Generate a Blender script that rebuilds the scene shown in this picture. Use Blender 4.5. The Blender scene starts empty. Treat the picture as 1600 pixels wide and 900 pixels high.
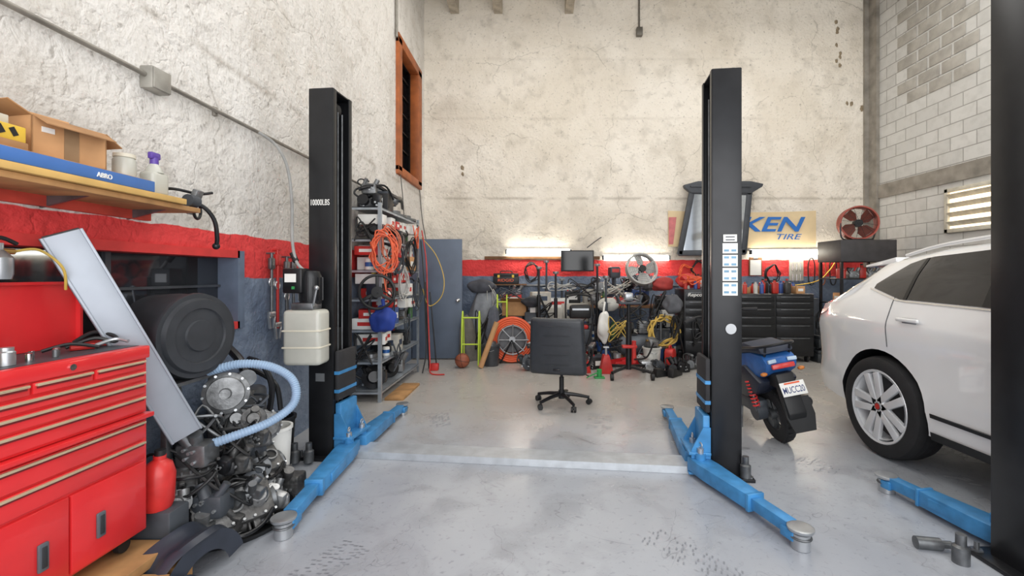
import bpy,bmesh,math,random
from mathutils import Vector as V, Matrix as MX, Euler
random.seed(7)
R=math.radians
COL=bpy.context.scene.collection
sc=bpy.context.scene
try:
    sc.view_settings.view_transform='Standard'
except Exception: pass
# ------------------------------------------------------------ materials
def lin(c):
    o=[]
    for v in c:
        v=v/255.
        o.append(v/12.92 if v<=.04045 else ((v+.055)/1.055)**2.4)
    return (o[0],o[1],o[2],1)
MC={}
def M(col,rough=.5,metal=0,noise=.25,ns=9,bump=0,bs=30,emit=0,coat=0,trans=0,alpha=1):
    key=(tuple(col),rough,metal,noise,ns,bump,bs,emit,coat,trans,alpha)
    if key in MC: return MC[key]
    m=bpy.data.materials.new('mat_%d_%d_%d'%tuple(col)); m.use_nodes=True
    nt=m.node_tree; b=nt.nodes['Principled BSDF']
    b.inputs['Roughness'].default_value=rough; b.inputs['Metallic'].default_value=metal
    b.inputs['Coat Weight'].default_value=coat
    b.inputs['Transmission Weight'].default_value=trans
    c=lin(col)
    if emit:
        b.inputs['Emission Color'].default_value=c; b.inputs['Emission Strength'].default_value=emit
    tc=nt.nodes.new('ShaderNodeTexCoord')
    n=nt.nodes.new('ShaderNodeTexNoise'); n.inputs['Scale'].default_value=ns; n.inputs['Detail'].default_value=5
    nt.links.new(tc.outputs['Object'],n.inputs['Vector'])
    r=nt.nodes.new('ShaderNodeValToRGB')
    r.color_ramp.elements[0].position=.3; r.color_ramp.elements[1].position=.65
    k=1-noise
    r.color_ramp.elements[0].color=(c[0]*k,c[1]*k,c[2]*k,1)
    k2=1+noise*.25
    r.color_ramp.elements[1].color=(min(1,c[0]*k2),min(1,c[1]*k2),min(1,c[2]*k2),1)
    nt.links.new(n.outputs['Fac'],r.inputs['Fac']); nt.links.new(r.outputs['Color'],b.inputs['Base Color'])
    if bump:
        n2=nt.nodes.new('ShaderNodeTexNoise'); n2.inputs['Scale'].default_value=bs; n2.inputs['Detail'].default_value=4
        nt.links.new(tc.outputs['Object'],n2.inputs['Vector'])
        bp=nt.nodes.new('ShaderNodeBump'); bp.inputs['Strength'].default_value=bump; bp.inputs['Distance'].default_value=.01
        nt.links.new(n2.outputs['Fac'],bp.inputs['Height']); nt.links.new(bp.outputs['Normal'],b.inputs['Normal'])
    MC[key]=m
    return m
BLACKM=M((36,37,40),.32,.3,.2)
BLACK=M((28,29,31),.5,0,.3)
RUBBER=M((40,40,43),.75,0,.3)
DKGREY=M((72,77,84),.5,.2,.3)
STEEL=M((186,190,194),.32,.75,.25)
DSTEEL=M((118,121,124),.4,.7,.4,14)
ALU=M((200,202,204),.38,.65,.45,12,.3,25)
ALU2=M((138,140,142),.45,.6,.5,16,.4,30)
CHROME=M((228,230,232),.12,1,.05)
RED=M((222,46,50),.33,.05,.12,4,0,30,0,.3)
REDD=M((200,50,46),.45,0,.3)
BLUE=M((66,138,194),.42,.15,.3,10)
BLUEP=M((44,98,166),.35,0,.35)
ORANGE=M((232,98,52),.45,0,.2)
YEL=M((236,196,70),.5,0,.2)
LIME=M((196,222,70),.5,0,.15)
GREEN=M((50,150,80),.5,0,.2)
WHITE=M((232,232,228),.5,0,.1)
IVORY=M((222,216,198),.45,0,.1,6)
CARD=M((200,152,106),.85,0,.2,6)
CARD2=M((176,132,90),.85,0,.2,6)
WOOD=M((180,136,88),.75,0,.4,7,.2,20)
WOODD=M((124,88,58),.75,0,.4,7,.2,20)
BRASS=M((200,160,95),.35,.8,.2)
GOLD=M((222,204,172),.3,.6,.1)
NAVY=M((60,72,92),.6,0,.3,5)
CLOTHG=M((140,144,150),.9,0,.35,6,.4,12)
PURPLE=M((96,70,160),.4,0,.1)
GLASSD=M((20,22,25),.08,0,.1,3)
CLEARP=M((222,222,212),.25,0,.12,5,0,30,0,0,.3)
PAPER=M((238,238,234),.7,0,.05)
LIGHT=M((255,248,232),.4,0,0,3,0,30,18)
# ------------------------------------------------------------ mesh builder
def cr(pts,n,closed=False):
    P=[V(p) for p in pts]
    if len(P)<3 and not closed: return P
    out=[]; L=len(P)
    rng=L if closed else L-1
    for i in range(rng):
        if closed: a,b,c,d=P[(i-1)%L],P[i],P[(i+1)%L],P[(i+2)%L]
        else: a,b,c,d=P[max(i-1,0)],P[i],P[i+1],P[min(i+2,L-1)]
        for k in range(n):
            t=k/n
            out.append(.5*((2*b)+(c-a)*t+(2*a-5*b+4*c-d)*t*t+(3*b-a-3*c+d)*t**3))
    if not closed: out.append(P[-1])
    return out
TS=[MX.Identity(4)]
class B:
    def __init__(s,mat=None):
        s.v=[];s.f=[];s.mi=[];s.mats=[];s.cur=0;s.T=TS[-1]
        if mat: s.m(mat)
    def m(s,mat):
        if mat not in s.mats: s.mats.append(mat)
        s.cur=s.mats.index(mat); return s
    def add(s,vs,fs):
        o=len(s.v); s.v+= [V(p) for p in vs]
        for f in fs: s.f.append([i+o for i in f]); s.mi.append(s.cur)
        return s
    def bm(s,bm):
        bm.verts.index_update()
        s.add([v.co.copy() for v in bm.verts],[[v.index for v in f.verts] for f in bm.faces]); bm.free()
        return s
    def box(s,c,d,r=(0,0,0),bev=0,seg=2):
        bm=bmesh.new()
        bmesh.ops.create_cube(bm,size=1,matrix=MX.Diagonal((d[0],d[1],d[2],1)))
        if bev: bmesh.ops.bevel(bm,geom=bm.edges[:],offset=min(bev,min(d)*.45),segments=seg,affect='EDGES',profile=.5)
        bm.transform(MX.Translation(c)@Euler(r).to_matrix().to_4x4())
        return s.bm(bm)
    def bb(s,x0,x1,y0,y1,z0,z1,bev=0):
        return s.box(((x0+x1)/2,(y0+y1)/2,(z0+z1)/2),(abs(x1-x0),abs(y1-y0),abs(z1-z0)),bev=bev)
    def cyl(s,a,b,r,r2=None,seg=20):
        a=V(a);b=V(b);ax=(b-a)
        r2=r if r2 is None else r2
        return s.lathe([(0,0),(r,0),(r2,ax.length),(0,ax.length)],a,ax,seg)
    def lathe(s,prof,c,ax,seg=24):
        ax=V(ax).normalized(); q=V((0,0,1)).rotation_difference(ax); c=V(c)
        vs=[];fs=[];rings=[]
        for r,h in prof:
            if r<1e-6: rings.append([len(vs)]); vs.append(c+q@V((0,0,h)))
            else:
                st=len(vs)
                for k in range(seg):
                    a=2*math.pi*k/seg; vs.append(c+q@V((r*math.cos(a),r*math.sin(a),h)))
                rings.append(list(range(st,st+seg)))
        for A,Bq in zip(rings,rings[1:]):
            for k in range(seg):
                k2=(k+1)%seg
                if len(A)==1 and len(Bq)==1: continue
                if len(A)==1: fs.append([A[0],Bq[k2],Bq[k]][::-1])
                elif len(Bq)==1: fs.append([A[k],A[k2],Bq[0]])
                else: fs.append([A[k],A[k2],Bq[k2],Bq[k]])
        return s.add(vs,fs)
    def torus(s,c,ax,Rr,r,seg=32,ms=8):
        ax=V(ax).normalized(); q=V((0,0,1)).rotation_difference(ax); c=V(c)
        return s.tube([c+q@V((Rr*math.cos(2*math.pi*k/seg),Rr*math.sin(2*math.pi*k/seg),0)) for k in range(seg)],r,ms,True,1)
    def tube(s,pts,r,seg=8,closed=False,n=6):
        P=cr(pts,n,closed) if n>1 else [V(p) for p in pts]
        L=len(P); vs=[];fs=[]
        def tan(i):
            if closed: return (P[(i+1)%L]-P[(i-1)%L]).normalized()
            return (P[min(i+1,L-1)]-P[max(i-1,0)]).normalized()
        t0=tan(0); u=t0.orthogonal().normalized()
        for i in range(L):
            t=tan(i)
            if t.length<.5: t=t0
            u=(u-t*u.dot(t))
            u=u.normalized() if u.length>1e-6 else t.orthogonal().normalized()
            w=t.cross(u); rr=r(i/(L-1)) if callable(r) else r
            for k in range(seg):
                a=2*math.pi*k/seg; vs.append(P[i]+u*rr*math.cos(a)+w*rr*math.sin(a))
            t0=t
        for i in range(L if closed else L-1):
            j=(i+1)%L
            for k in range(seg):
                k2=(k+1)%seg; fs.append([i*seg+k,i*seg+k2,j*seg+k2,j*seg+k])
        if not closed:
            fs.append(list(range(seg))[::-1]); fs.append([(L-1)*seg+k for k in range(seg)])
        return s.add(vs,fs)
    def prism(s,poly,h,mt=None,bev=0):
        bm=bmesh.new()
        vs=[bm.verts.new((p[0],p[1],0)) for p in poly]
        f=bm.faces.new(vs)
        g=bmesh.ops.extrude_face_region(bm,geom=[f])
        bmesh.ops.translate(bm,vec=(0,0,h),verts=[e for e in g['geom'] if isinstance(e,bmesh.types.BMVert)])
        if bev: bmesh.ops.bevel(bm,geom=bm.edges[:],offset=bev,segments=2,affect='EDGES',profile=.5)
        bmesh.ops.recalc_face_normals(bm,faces=bm.faces[:])
        if mt is not None: bm.transform(mt)
        return s.bm(bm)
    def ball(s,c,r,d=(1,1,1),seg=20,rot=(0,0,0)):
        bm=bmesh.new(); bmesh.ops.create_uvsphere(bm,u_segments=seg,v_segments=seg//2,radius=r)
        bm.transform(MX.Translation(c)@Euler(rot).to_matrix().to_4x4()@MX.Diagonal((d[0],d[1],d[2],1)))
        return s.bm(bm)
    def lump(s,c,d,amp=.12,sd=0,sub=3,flat=None):
        rs=random.Random(sd); bm=bmesh.new(); bmesh.ops.create_icosphere(bm,subdivisions=sub,radius=1)
        ws=[(V((rs.uniform(-1,1),rs.uniform(-1,1),rs.uniform(-1,1))).normalized(),rs.uniform(2,7),rs.uniform(0,6)) for _ in range(7)]
        for v in bm.verts:
            n=sum(math.sin(v.co.dot(w)*f+p) for w,f,p in ws)/7
            v.co*=1+amp*n*2
            v.co.x*=d[0];v.co.y*=d[1];v.co.z*=d[2]
            if flat is not None and v.co.z<-flat*d[2]: v.co.z=-flat*d[2]
        bm.transform(MX.Translation(c)); return s.bm(bm)
    def grid(s,fn,nu,nv):
        vs=[fn(i/nu,j/nv) for i in range(nu+1) for j in range(nv+1)]
        fs=[[i*(nv+1)+j,(i+1)*(nv+1)+j,(i+1)*(nv+1)+j+1,i*(nv+1)+j+1] for i in range(nu) for j in range(nv)]
        return s.add(vs,fs)
    def mesh(s,name):
        me=bpy.data.meshes.new(name)
        vs=[s.T@p for p in s.v]
        xs=[p.x for p in vs];ys=[p.y for p in vs];zs=[p.z for p in vs]
        o=V(((min(xs)+max(xs))/2,(min(ys)+max(ys))/2,min(zs)))
        me.from_pydata([p-o for p in vs],[],s.f)
        for m in s.mats: me.materials.append(m)
        me.polygons.foreach_set('material_index',s.mi)
        me.shade_smooth()
        try: me.set_sharp_from_angle(angle=R(36))
        except Exception: pass
        me.update()
        return me,o
WP={}
def reg(ob,parent,o):
    if parent is not None:
        ob.parent=parent; ob.location=o-WP[parent.name]
    else: ob.location=o
    WP[ob.name]=o.copy(); COL.objects.link(ob)
def setp(ob,label,cat,group):
    if label: ob['label']=label
    if cat: ob['category']=cat
    if group: ob['group']=group
def D(b,name,parent=None,label=None,cat=None,group=None,struct=False):
    me,o=b.mesh(name); ob=bpy.data.objects.new(name,me)
    reg(ob,parent,o); setp(ob,label,cat,group)
    if struct: ob['kind']='structure'
    return ob
def E(name,loc,label,cat,group=None):
    ob=bpy.data.objects.new(name,None); ob.empty_display_size=.05
    reg(ob,None,TS[-1]@V(loc)); setp(ob,label,cat,group); return ob
def dup(ob,loc,rz=0,s=1,label=None,group=None):
    n=ob.copy(); COL.objects.link(n); n.location=V(loc); n.rotation_euler=(0,0,rz); n.scale=(s,s,s)
    WP[n.name]=V(loc)
    if label: n['label']=label
    if group: n['group']=group
    def kids(src,dst):
        for c in src.children:
            k=c.copy(); k.parent=dst; COL.objects.link(k); kids(c,k)
    kids(ob,n)
    return n
def text(s,mat,w,h,c,rot,parent,shear=0,bold=0,name='lettering'):
    cu=bpy.data.curves.new('t','FONT'); cu.body=s; cu.shear=shear; cu.offset=bold; cu.extrude=.002
    to=bpy.data.objects.new('t',cu); COL.objects.link(to)
    dg=bpy.context.evaluated_depsgraph_get()
    me=bpy.data.meshes.new_from_object(to.evaluated_get(dg))
    COL.objects.unlink(to); bpy.data.objects.remove(to)
    xs=[v.co.x for v in me.vertices];ys=[v.co.y for v in me.vertices]
    cx,cy=(min(xs)+max(xs))/2,(min(ys)+max(ys))/2
    sx=w/(max(xs)-min(xs)); sy=h/(max(ys)-min(ys))
    b=B(mat)
    mt=MX.Translation(c)@rot.to_4x4()
    b.add([mt@V(((v.co.x-cx)*sx,(v.co.y-cy)*sy,v.co.z)) for v in me.vertices],[list(p.vertices) for p in me.polygons])
    bpy.data.meshes.remove(me)
    return D(b,name,parent)
FY=Euler((R(90),0,0)).to_matrix()      # faces -Y
FX=MX(((0,0,1),(1,0,0),(0,1,0)))       # x->Y, y->Z, normal +X
YZX=MX.Rotation(R(90),4,'Z')@MX.Rotation(R(90),4,'X')  # poly (y,z), extrude +x
# ------------------------------------------------------------ structure materials
def mixc(nt,f,a,b):
    n=nt.nodes.new('ShaderNodeMix'); n.data_type='RGBA'
    for i,x in ((0,f),(6,a),(7,b)):
        if hasattr(x,'is_linked'): nt.links.new(x,n.inputs[i])
        else: n.inputs[i].default_value=x
    return n.outputs[2]
def mth(nt,op,a,b=0.,clamp=False):
    n=nt.nodes.new('ShaderNodeMath'); n.operation=op; n.use_clamp=clamp
    for i,x in ((0,a),(1,b)):
        if hasattr(x,'is_linked'): nt.links.new(x,n.inputs[i])
        else: n.inputs[i].default_value=x
    return n.outputs[0]
def noise(nt,vec,scale,det=6,dist=0):
    n=nt.nodes.new('ShaderNodeTexNoise'); n.inputs['Scale'].default_value=scale; n.inputs['Detail'].default_value=det
    n.inputs['Distortion'].default_value=dist; nt.links.new(vec,n.inputs['Vector']); return n.outputs['Fac']
def step(nt,v,a,b):
    n=nt.nodes.new('ShaderNodeMapRange'); n.inputs[1].default_value=a; n.inputs[2].default_value=b
    nt.links.new(v,n.inputs[0]); return n.outputs[0]
def crack(nt,pos,sc_,th,dist=.35):
    v=nt.nodes.new('ShaderNodeTexVoronoi'); v.feature='DISTANCE_TO_EDGE'; v.inputs['Scale'].default_value=sc_
    mp=nt.nodes.new('ShaderNodeVectorMath'); mp.operation='ADD'; nt.links.new(pos,mp.inputs[0])
    nc=nt.nodes.new('ShaderNodeTexNoise'); nc.inputs['Scale'].default_value=3; nc.inputs['Detail'].default_value=6; nt.links.new(pos,nc.inputs['Vector'])
    s2=nt.nodes.new('ShaderNodeVectorMath'); s2.operation='SCALE'; s2.inputs['Scale'].default_value=dist; nt.links.new(nc.outputs['Color'],s2.inputs[0])
    nt.links.new(s2.outputs[0],mp.inputs[1]); nt.links.new(mp.outputs[0],v.inputs['Vector'])
    return step(nt,v.outputs['Distance'],th,0)
def wallmat(name,stain,ca,cb,bumpk):
    m=bpy.data.materials.new(name); m.use_nodes=True; nt=m.node_tree; b=nt.nodes['Principled BSDF']
    g=nt.nodes.new('ShaderNodeNewGeometry'); pos=g.outputs['Position']
    sx=nt.nodes.new('ShaderNodeSeparateXYZ'); nt.links.new(pos,sx.inputs[0])
    n1=noise(nt,pos,.9,9,.2); n2=noise(nt,pos,5,9,.2); n3=noise(nt,pos,26,7,.1); n4=noise(nt,pos,2.6,10,.1)
    c=mixc(nt,step(nt,n1,.35,.65),lin(ca),lin(cb))
    c=mixc(nt,mth(nt,'MULTIPLY',step(nt,n4,.52,.74),.38*stain),c,lin((176,166,150)))
    c=mixc(nt,mth(nt,'MULTIPLY',step(nt,n2,.56,.72),.34*stain),c,lin((158,150,138)))
    c=mixc(nt,mth(nt,'MULTIPLY',step(nt,n3,.60,.74),.55*stain),c,lin((112,104,96)))
    c=mixc(nt,mth(nt,'MULTIPLY',mth(nt,'MULTIPLY',crack(nt,pos,.55,.006),step(nt,n4,.42,.58)),.45),c,lin((120,112,100)))
    z=mth(nt,'ADD',sx.outputs[2],mth(nt,'MULTIPLY',mth(nt,'SUBTRACT',n2,.5),.05))
    for zz,k in ((2.82,.45),(4.3,.18),(5.4,.12)):
        ln=mth(nt,'ABSOLUTE',mth(nt,'SUBTRACT',z,zz)); c=mixc(nt,mth(nt,'MULTIPLY',mth(nt,'MULTIPLY',step(nt,ln,.04,.0),k),step(nt,n4,.38,.5)),c,lin((140,128,112)))
    dirt=mth(nt,'MULTIPLY',step(nt,n4,.4,.62),step(nt,sx.outputs[2],2.9,1.7)); c=mixc(nt,mth(nt,'MULTIPLY',dirt,.28),c,lin((150,142,130)))
    redc=mixc(nt,step(nt,n2,.4,.7),lin((226,66,66)),lin((208,58,58)))
    slate=mixc(nt,step(nt,n2,.35,.65),lin((96,110,132)),lin((122,136,156)))
    c=mixc(nt,step(nt,z,1.685,1.68),c,redc)
    c=mixc(nt,step(nt,z,1.385,1.38),c,slate)
    nt.links.new(c,b.inputs['Base Color']); b.inputs['Roughness'].default_value=.8
    n5=noise(nt,pos,9,8,.8); n6=noise(nt,pos,1.6,4,2.5)
    hgt=mth(nt,'ADD',mth(nt,'MULTIPLY',n5,.7),mth(nt,'MULTIPLY',n3,.45))
    hgt=mth(nt,'ADD',hgt,mth(nt,'MULTIPLY',n6,.8))
    hgt=mth(nt,'ADD',hgt,mth(nt,'MULTIPLY',crack(nt,pos,1.6,.05,1.2),-.12))
    bp=nt.nodes.new('ShaderNodeBump'); bp.inputs['Strength'].default_value=bumpk; bp.inputs['Distance'].default_value=.035
    nt.links.new(hgt,bp.inputs['Height']); nt.links.new(bp.outputs['Normal'],b.inputs['Normal'])
    return m
WL=wallmat('plaster_side',1.0,(214,210,204),(232,229,224),.72); WB=wallmat('plaster_back',.9,(224,215,200),(238,231,219),.75)
def blockmat():
    m=bpy.data.materials.new('block'); m.use_nodes=True; nt=m.node_tree; b=nt.nodes['Principled BSDF']
    g=nt.nodes.new('ShaderNodeNewGeometry'); pos=g.outputs['Position']
    sx=nt.nodes.new('ShaderNodeSeparateXYZ'); nt.links.new(pos,sx.inputs[0])
    cb=nt.nodes.new('ShaderNodeCombineXYZ'); nt.links.new(sx.outputs[1],cb.inputs[0]); nt.links.new(sx.outputs[2],cb.inputs[1])
    br=nt.nodes.new('ShaderNodeTexBrick'); nt.links.new(cb.outputs[0],br.inputs['Vector'])
    br.inputs['Scale'].default_value=1; br.inputs['Brick Width'].default_value=.406; br.inputs['Row Height'].default_value=.203
    br.inputs['Mortar Size'].default_value=.008; br.inputs['Mortar Smooth'].default_value=.3
    br.inputs['Color1'].default_value=lin((208,207,203)); br.inputs['Color2'].default_value=lin((196,195,191)); br.inputs['Mortar'].default_value=lin((160,158,154))
    n2=noise(nt,pos,8,8); c=mixc(nt,mth(nt,'MULTIPLY',step(nt,n2,.45,.7),.22),br.outputs['Color'],lin((150,148,142)))
    nt.links.new(c,b.inputs['Base Color']); b.inputs['Roughness'].default_value=.9
    n3=noise(nt,pos,60,4)
    h=mth(nt,'ADD',mth(nt,'MULTIPLY',n3,.25),mth(nt,'MULTIPLY',br.outputs['Fac'],-1.))
    bp=nt.nodes.new('ShaderNodeBump'); bp.inputs['Strength'].default_value=.6; bp.inputs['Distance'].default_value=.01
    nt.links.new(h,bp.inputs['Height']); nt.links.new(bp.outputs['Normal'],b.inputs['Normal']); return m
def floormat():
    m=bpy.data.materials.new('floor_paint'); m.use_nodes=True; nt=m.node_tree; b=nt.nodes['Principled BSDF']
    g=nt.nodes.new('ShaderNodeNewGeometry'); pos=g.outputs['Position']
    n1=noise(nt,pos,.7,6,.4); n2=noise(nt,pos,3,10,.5); n3=noise(nt,pos,30,5)
    c=mixc(nt,step(nt,n1,.35,.65),lin((154,159,168)),lin((177,181,187)))
    c=mixc(nt,mth(nt,'MULTIPLY',step(nt,n2,.48,.68),.55),c,lin((136,139,146)))
    c=mixc(nt,mth(nt,'MULTIPLY',step(nt,n3,.60,.74),.45),c,lin((108,110,114)))
    sx=nt.nodes.new('ShaderNodeSeparateXYZ'); nt.links.new(pos,sx.inputs[0])
    yy=mth(nt,'ADD',sx.outputs[1],n2)
    c=mixc(nt,mth(nt,'MULTIPLY',step(nt,yy,4.0,5.4),.65),c,lin((186,178,166)))  # warm reflection of the lights painted into the colour towards the back
    for sc_,th,al in ((.9,.004,.55),(1.7,.003,.4),(3.1,.003,.3)):
        w=nt.nodes.new('ShaderNodeTexNoise'); w.inputs['Scale'].default_value=sc_; w.inputs['Detail'].default_value=3; w.inputs['Distortion'].default_value=2.5
        nt.links.new(pos,w.inputs['Vector'])
        sk=mth(nt,'ABSOLUTE',mth(nt,'SUBTRACT',w.outputs['Fac'],.5)); c=mixc(nt,mth(nt,'MULTIPLY',mth(nt,'MULTIPLY',step(nt,sk,th,0),al),step(nt,n2,.42,.6)),c,lin((84,86,92)))
    nt.links.new(c,b.inputs['Base Color'])
    rr=nt.nodes.new('ShaderNodeMapRange'); rr.inputs[3].default_value=.12; rr.inputs[4].default_value=.38; nt.links.new(n2,rr.inputs[0]); nt.links.new(rr.outputs[0],b.inputs['Roughness'])
    bp=nt.nodes.new('ShaderNodeBump'); bp.inputs['Strength'].default_value=.15; bp.inputs['Distance'].default_value=.01
    nt.links.new(n2,bp.inputs['Height']); nt.links.new(bp.outputs['Normal'],b.inputs['Normal']); return m
XL,XR,YB,ZC=-2.1,6.17,8.3,6.5
b=B(floormat()); b.bb(XL-.2,XR+.2,-2.5,YB+.2,-.1,0)
b.m(M((134,138,146),.45,0,.3,30))
def tread(cx,cy,ang,w,l):
    n=int(l/.03); T=MX.Translation((cx,cy,.0008))@MX.Rotation(ang,4,'Z')
    for i in range(n):
        for j in range(7):
            if random.random()<.4: continue
            x=-w/2+j*w/7; y=-l/2+i*.03+.008*math.sin(j*2)
            q=[T@V((x,y,0)),T@V((x+w/7*.75,y+.008,0)),T@V((x+w/7*.75,y+.018,0)),T@V((x,y+.009,0))]
            b.add(q,[[0,1,2,3]])
tread(-.95,4.35,.25,.2,.42); tread(.6,4.3,-.15,.24,.45); tread(-1.0,2.2,-.5,.2,.35); tread(.75,2.25,.7,.18,.5); tread(2.05,3.3,.4,.2,.3)
D(b,'floor',struct=True)
b=B(WL); ys=[-1.6,1.2,3.13,6.68,7.95,8.5]; zs=[0,1.06,1.55,2.96,4.96,6.9]
for i in range(5):
    for j in range(5):
        if (i,j) in ((1,1),(3,3)): continue
        b.bb(XL-.25,XL,ys[i],ys[i+1],zs[j],zs[j+1])
D(b,'wall_left',struct=True)
b=B(WB); b.bb(XL,XR,YB,YB+.2,0,6.9)
b.m(M((150,134,110),.9,0,.4,20,.6,20))
for px,py,w,h in ((1308,60,.05,.9),(1312,90,.04,.3),(1328,160,.14,.08),(1345,170,.08,.06),(722,265,.05,.2)):
    for k in range(6 if h>.5 else 3):
        b.lump(((px-840)/84.3+random.uniform(-w,w)*.5,YB,1.4+(430-py)/84.3+random.uniform(-h,h)*.5),(.03,.006,.04),.3,k,2)
D(b,'wall_back',struct=True)
b=B(blockmat()); b.bb(XR,XR+.2,-1.6,YB+.2,0,6.9); D(b,'wall_right',struct=True)
CONC=M((150,144,134),.9,0,.35,5,.5,20)
b=B(CONC); b.bb(XR-.03,XR,-1.6,YB,2.78,3.02); D(b,'trim_1',struct=True)
b=B(CONC); b.bb(XR-.06,XR,YB-.22,YB,0,6.9);b.bb(XR-.14,XR-.06,YB-.04,YB,0,6.9); D(b,'trim_2',struct=True)
b=B(M((172,168,160),.9,0,.25,5,.5,25))
for j in range(10):
    z=4.25+j*.203
    for i in range(3):
        y0=6.25+i*.42+(.2 if j%2 else 0)
        if y0+.38<7.7: b.bb(XR-.012,XR,y0,y0+.38,z+.01,z+.185,.006)
D(b,'trim_3',struct=True)
b=B(M((205,200,190),.8)); b.bb(XL-.2,XR+.2,-1.6,YB+.2,ZC,ZC+.15)
D(b,'ceiling',struct=True)
for i,px in enumerate((711,779,889)):
    x=(px-840)/84.3; b=B(M((178,168,152),.8,0,.3)); b.bb(x-.075,x+.075,-1.5,YB,6.24,ZC); D(b,'trim_%d'%(i+4),struct=True)
b=B(M((215,60,58),.6,0,.2)); y0,y1,z0,z1=1.2,3.13,1.06,1.55
b.bb(XL-.12,XL+.02,y0,y1,z1-.03,z1+.02);b.bb(XL-.12,XL+.02,y0-.0,y1,z0-.03,z0+.02)
b.m(M((100,114,134),.6,0,.2)); b.bb(XL-.12,XL+.02,y1-.02,y1+.05,z0-.03,z1+.02)
b.m(M((84,88,94),.04,.75,.3,2)); b.bb(XL-.16,XL-.12,y0,y1,z0,z1)
b.m(DKGREY); b.bb(XL-.12,XL-.10,2.28,2.31,z0,z1); b.bb(XL-.12,XL-.1,y0,y1,z0+.26,z0+.275)
D(b,'window_1',struct=True)
b=B(M((168,92,44),.55,0,.35,6)); y0,y1,z0,z1=6.68,7.95,2.96,4.96
b.bb(XL-.1,XL+.05,y0-.05,y0+.12,z0,z1,.01);b.bb(XL-.1,XL+.05,y1-.22,y1,z0,z1,.01)
b.bb(XL-.1,XL+.05,y0-.05,y1,z1-.1,z1+.05,.01);b.bb(XL-.1,XL+.05,y0-.05,y1,z0-.05,z0+.08,.01)
b.m(GLASSD); b.bb(XL-.21,XL-.16,y0,y1,z0,z1)
b.m(BLACK)
for k in range(6): b.bb(XL-.15,XL-.13,y0+.1,y1-.2,z0+.3*k+.2,z0+.3*k+.22)
D(b,'window_2',struct=True)
b=B(M((206,200,184),.6)); y0,y1,z0,z1=5.98,6.75,2.03,2.69
for a in ((y0,y1,z0,z0+.06),(y0,y1,z1-.06,z1),(y0,y0+.06,z0,z1),(y1-.06,y1,z0,z1)): b.bb(XR-.05,XR,a[0],a[1],a[2],a[3],.006)
for k in range(4): b.box((XR-.035,(y0+y1)/2,z0+.13+k*.135),(.09,y1-y0-.1,.008),(0,R(50),0))
b.m(M((255,236,205),.5,0,0,3,0,30,1.6)); b.bb(XR-.014,XR-.004,y0+.05,y1-.05,z0+.05,z1-.05)
D(b,'window_3',struct=True)
b=B(M((96,108,126),.55,0,.15,3)); b.bb(-2.08,-1.255,7.43,7.47,.02,2.0,.004)
b.m(DSTEEL)
for z in (.25,1.0,1.75): b.cyl((-2.085,7.43,z-.05),(-2.085,7.43,z+.05),.012)
b.m(CHROME); b.cyl((-1.32,7.43,.98),(-1.32,7.37,.98),.014); b.ball((-1.32,7.36,.98),.03); b.cyl((-1.32,7.425,.98),(-1.32,7.43,.98),.035)
D(b,'door_1',struct=True)
# ------------------------------------------------------------ vehicle lift
ang=math.atan2(-.33,2.96)
TL=MX.Translation((-.16,3.395,0))@MX.Rotation(ang,4,'Z'); HU=1.49; H=2.83
def column(par,sg,u,h=H):
    b=B(BLACKM); o=u+sg*.095; i=u-sg*.095
    b.bb(o-.006,o+.006,-.135,.135,.02,h,.003)
    for s in(-1,1):
        b.bb(min(o,i),max(o,i),s*.135-.005,s*.135+.005,.02,h,.002)
        b.bb(i-.005,i+.005,s*.135-s*.045,s*.135,.02,h,.002)
    b.bb(min(o,i),max(o,i),-.135,.135,h-.012,h,.003)
    b.bb(u-.17,u+.17,-.2,.2,0,.022,.004)
    c=D(b,'column',par)
    for x in(-.14,.14):
        for y in(-.165,.165):
            b=B(DSTEEL); b.cyl((u+x,y,.02),(u+x,y,.03),.026,seg=6); b.cyl((u+x,y,.02),(u+x,y,.065),.011,seg=10)
            D(b,'anchor_bolt',c)
    b=B(BLACK); b.bb(u-.05,u+.05,-.09,.09,.25,.98,.008)
    b.m(DSTEEL)
    for y in(-.03,.03): b.cyl((i-sg*-.02,y,.3),(i+sg*.02,y,h-.15),.006,seg=8)
    b.m(BLACK); b.cyl((u,-.03,h-.12),(u,.03,h-.12),.07)
    D(b,'carriage',par)
    b=B(BLUE); e=i-sg*.01
    b.bb(min(e,e-sg*.05),max(e,e-sg*.05),-.12,.12,.04,.42,.01)
    for y in(-.12,.12):
        b.prism([(0,.03),(-sg*.13,.03),(-sg*.13,.18),(-sg*.05,.34),(0,.34)],.014,MX.Translation((e,y,0))@MX.Rotation(R(90),4,'X'))
    b.bb(min(e,e-sg*.15),max(e,e-sg*.15),-.15,.15,.15,.17,.004); b.bb(min(e,e-sg*.15),max(e,e-sg*.15),-.15,.15,.015,.03,.004)
    D(b,'arm_bracket',par)
    b=B(RUBBER); b.bb(min(e,e-sg*.035),max(e,e-sg*.035),-.13,.13,.44,.82,.012)
    b.m(BLUE); b.bb(min(e,e-sg*.037),max(e,e-sg*.037),-.132,.132,.50,.525);b.bb(min(e,e-sg*.037),max(e,e-sg*.037),-.132,.132,.64,.665)
    D(b,'door_guard',par)
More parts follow.
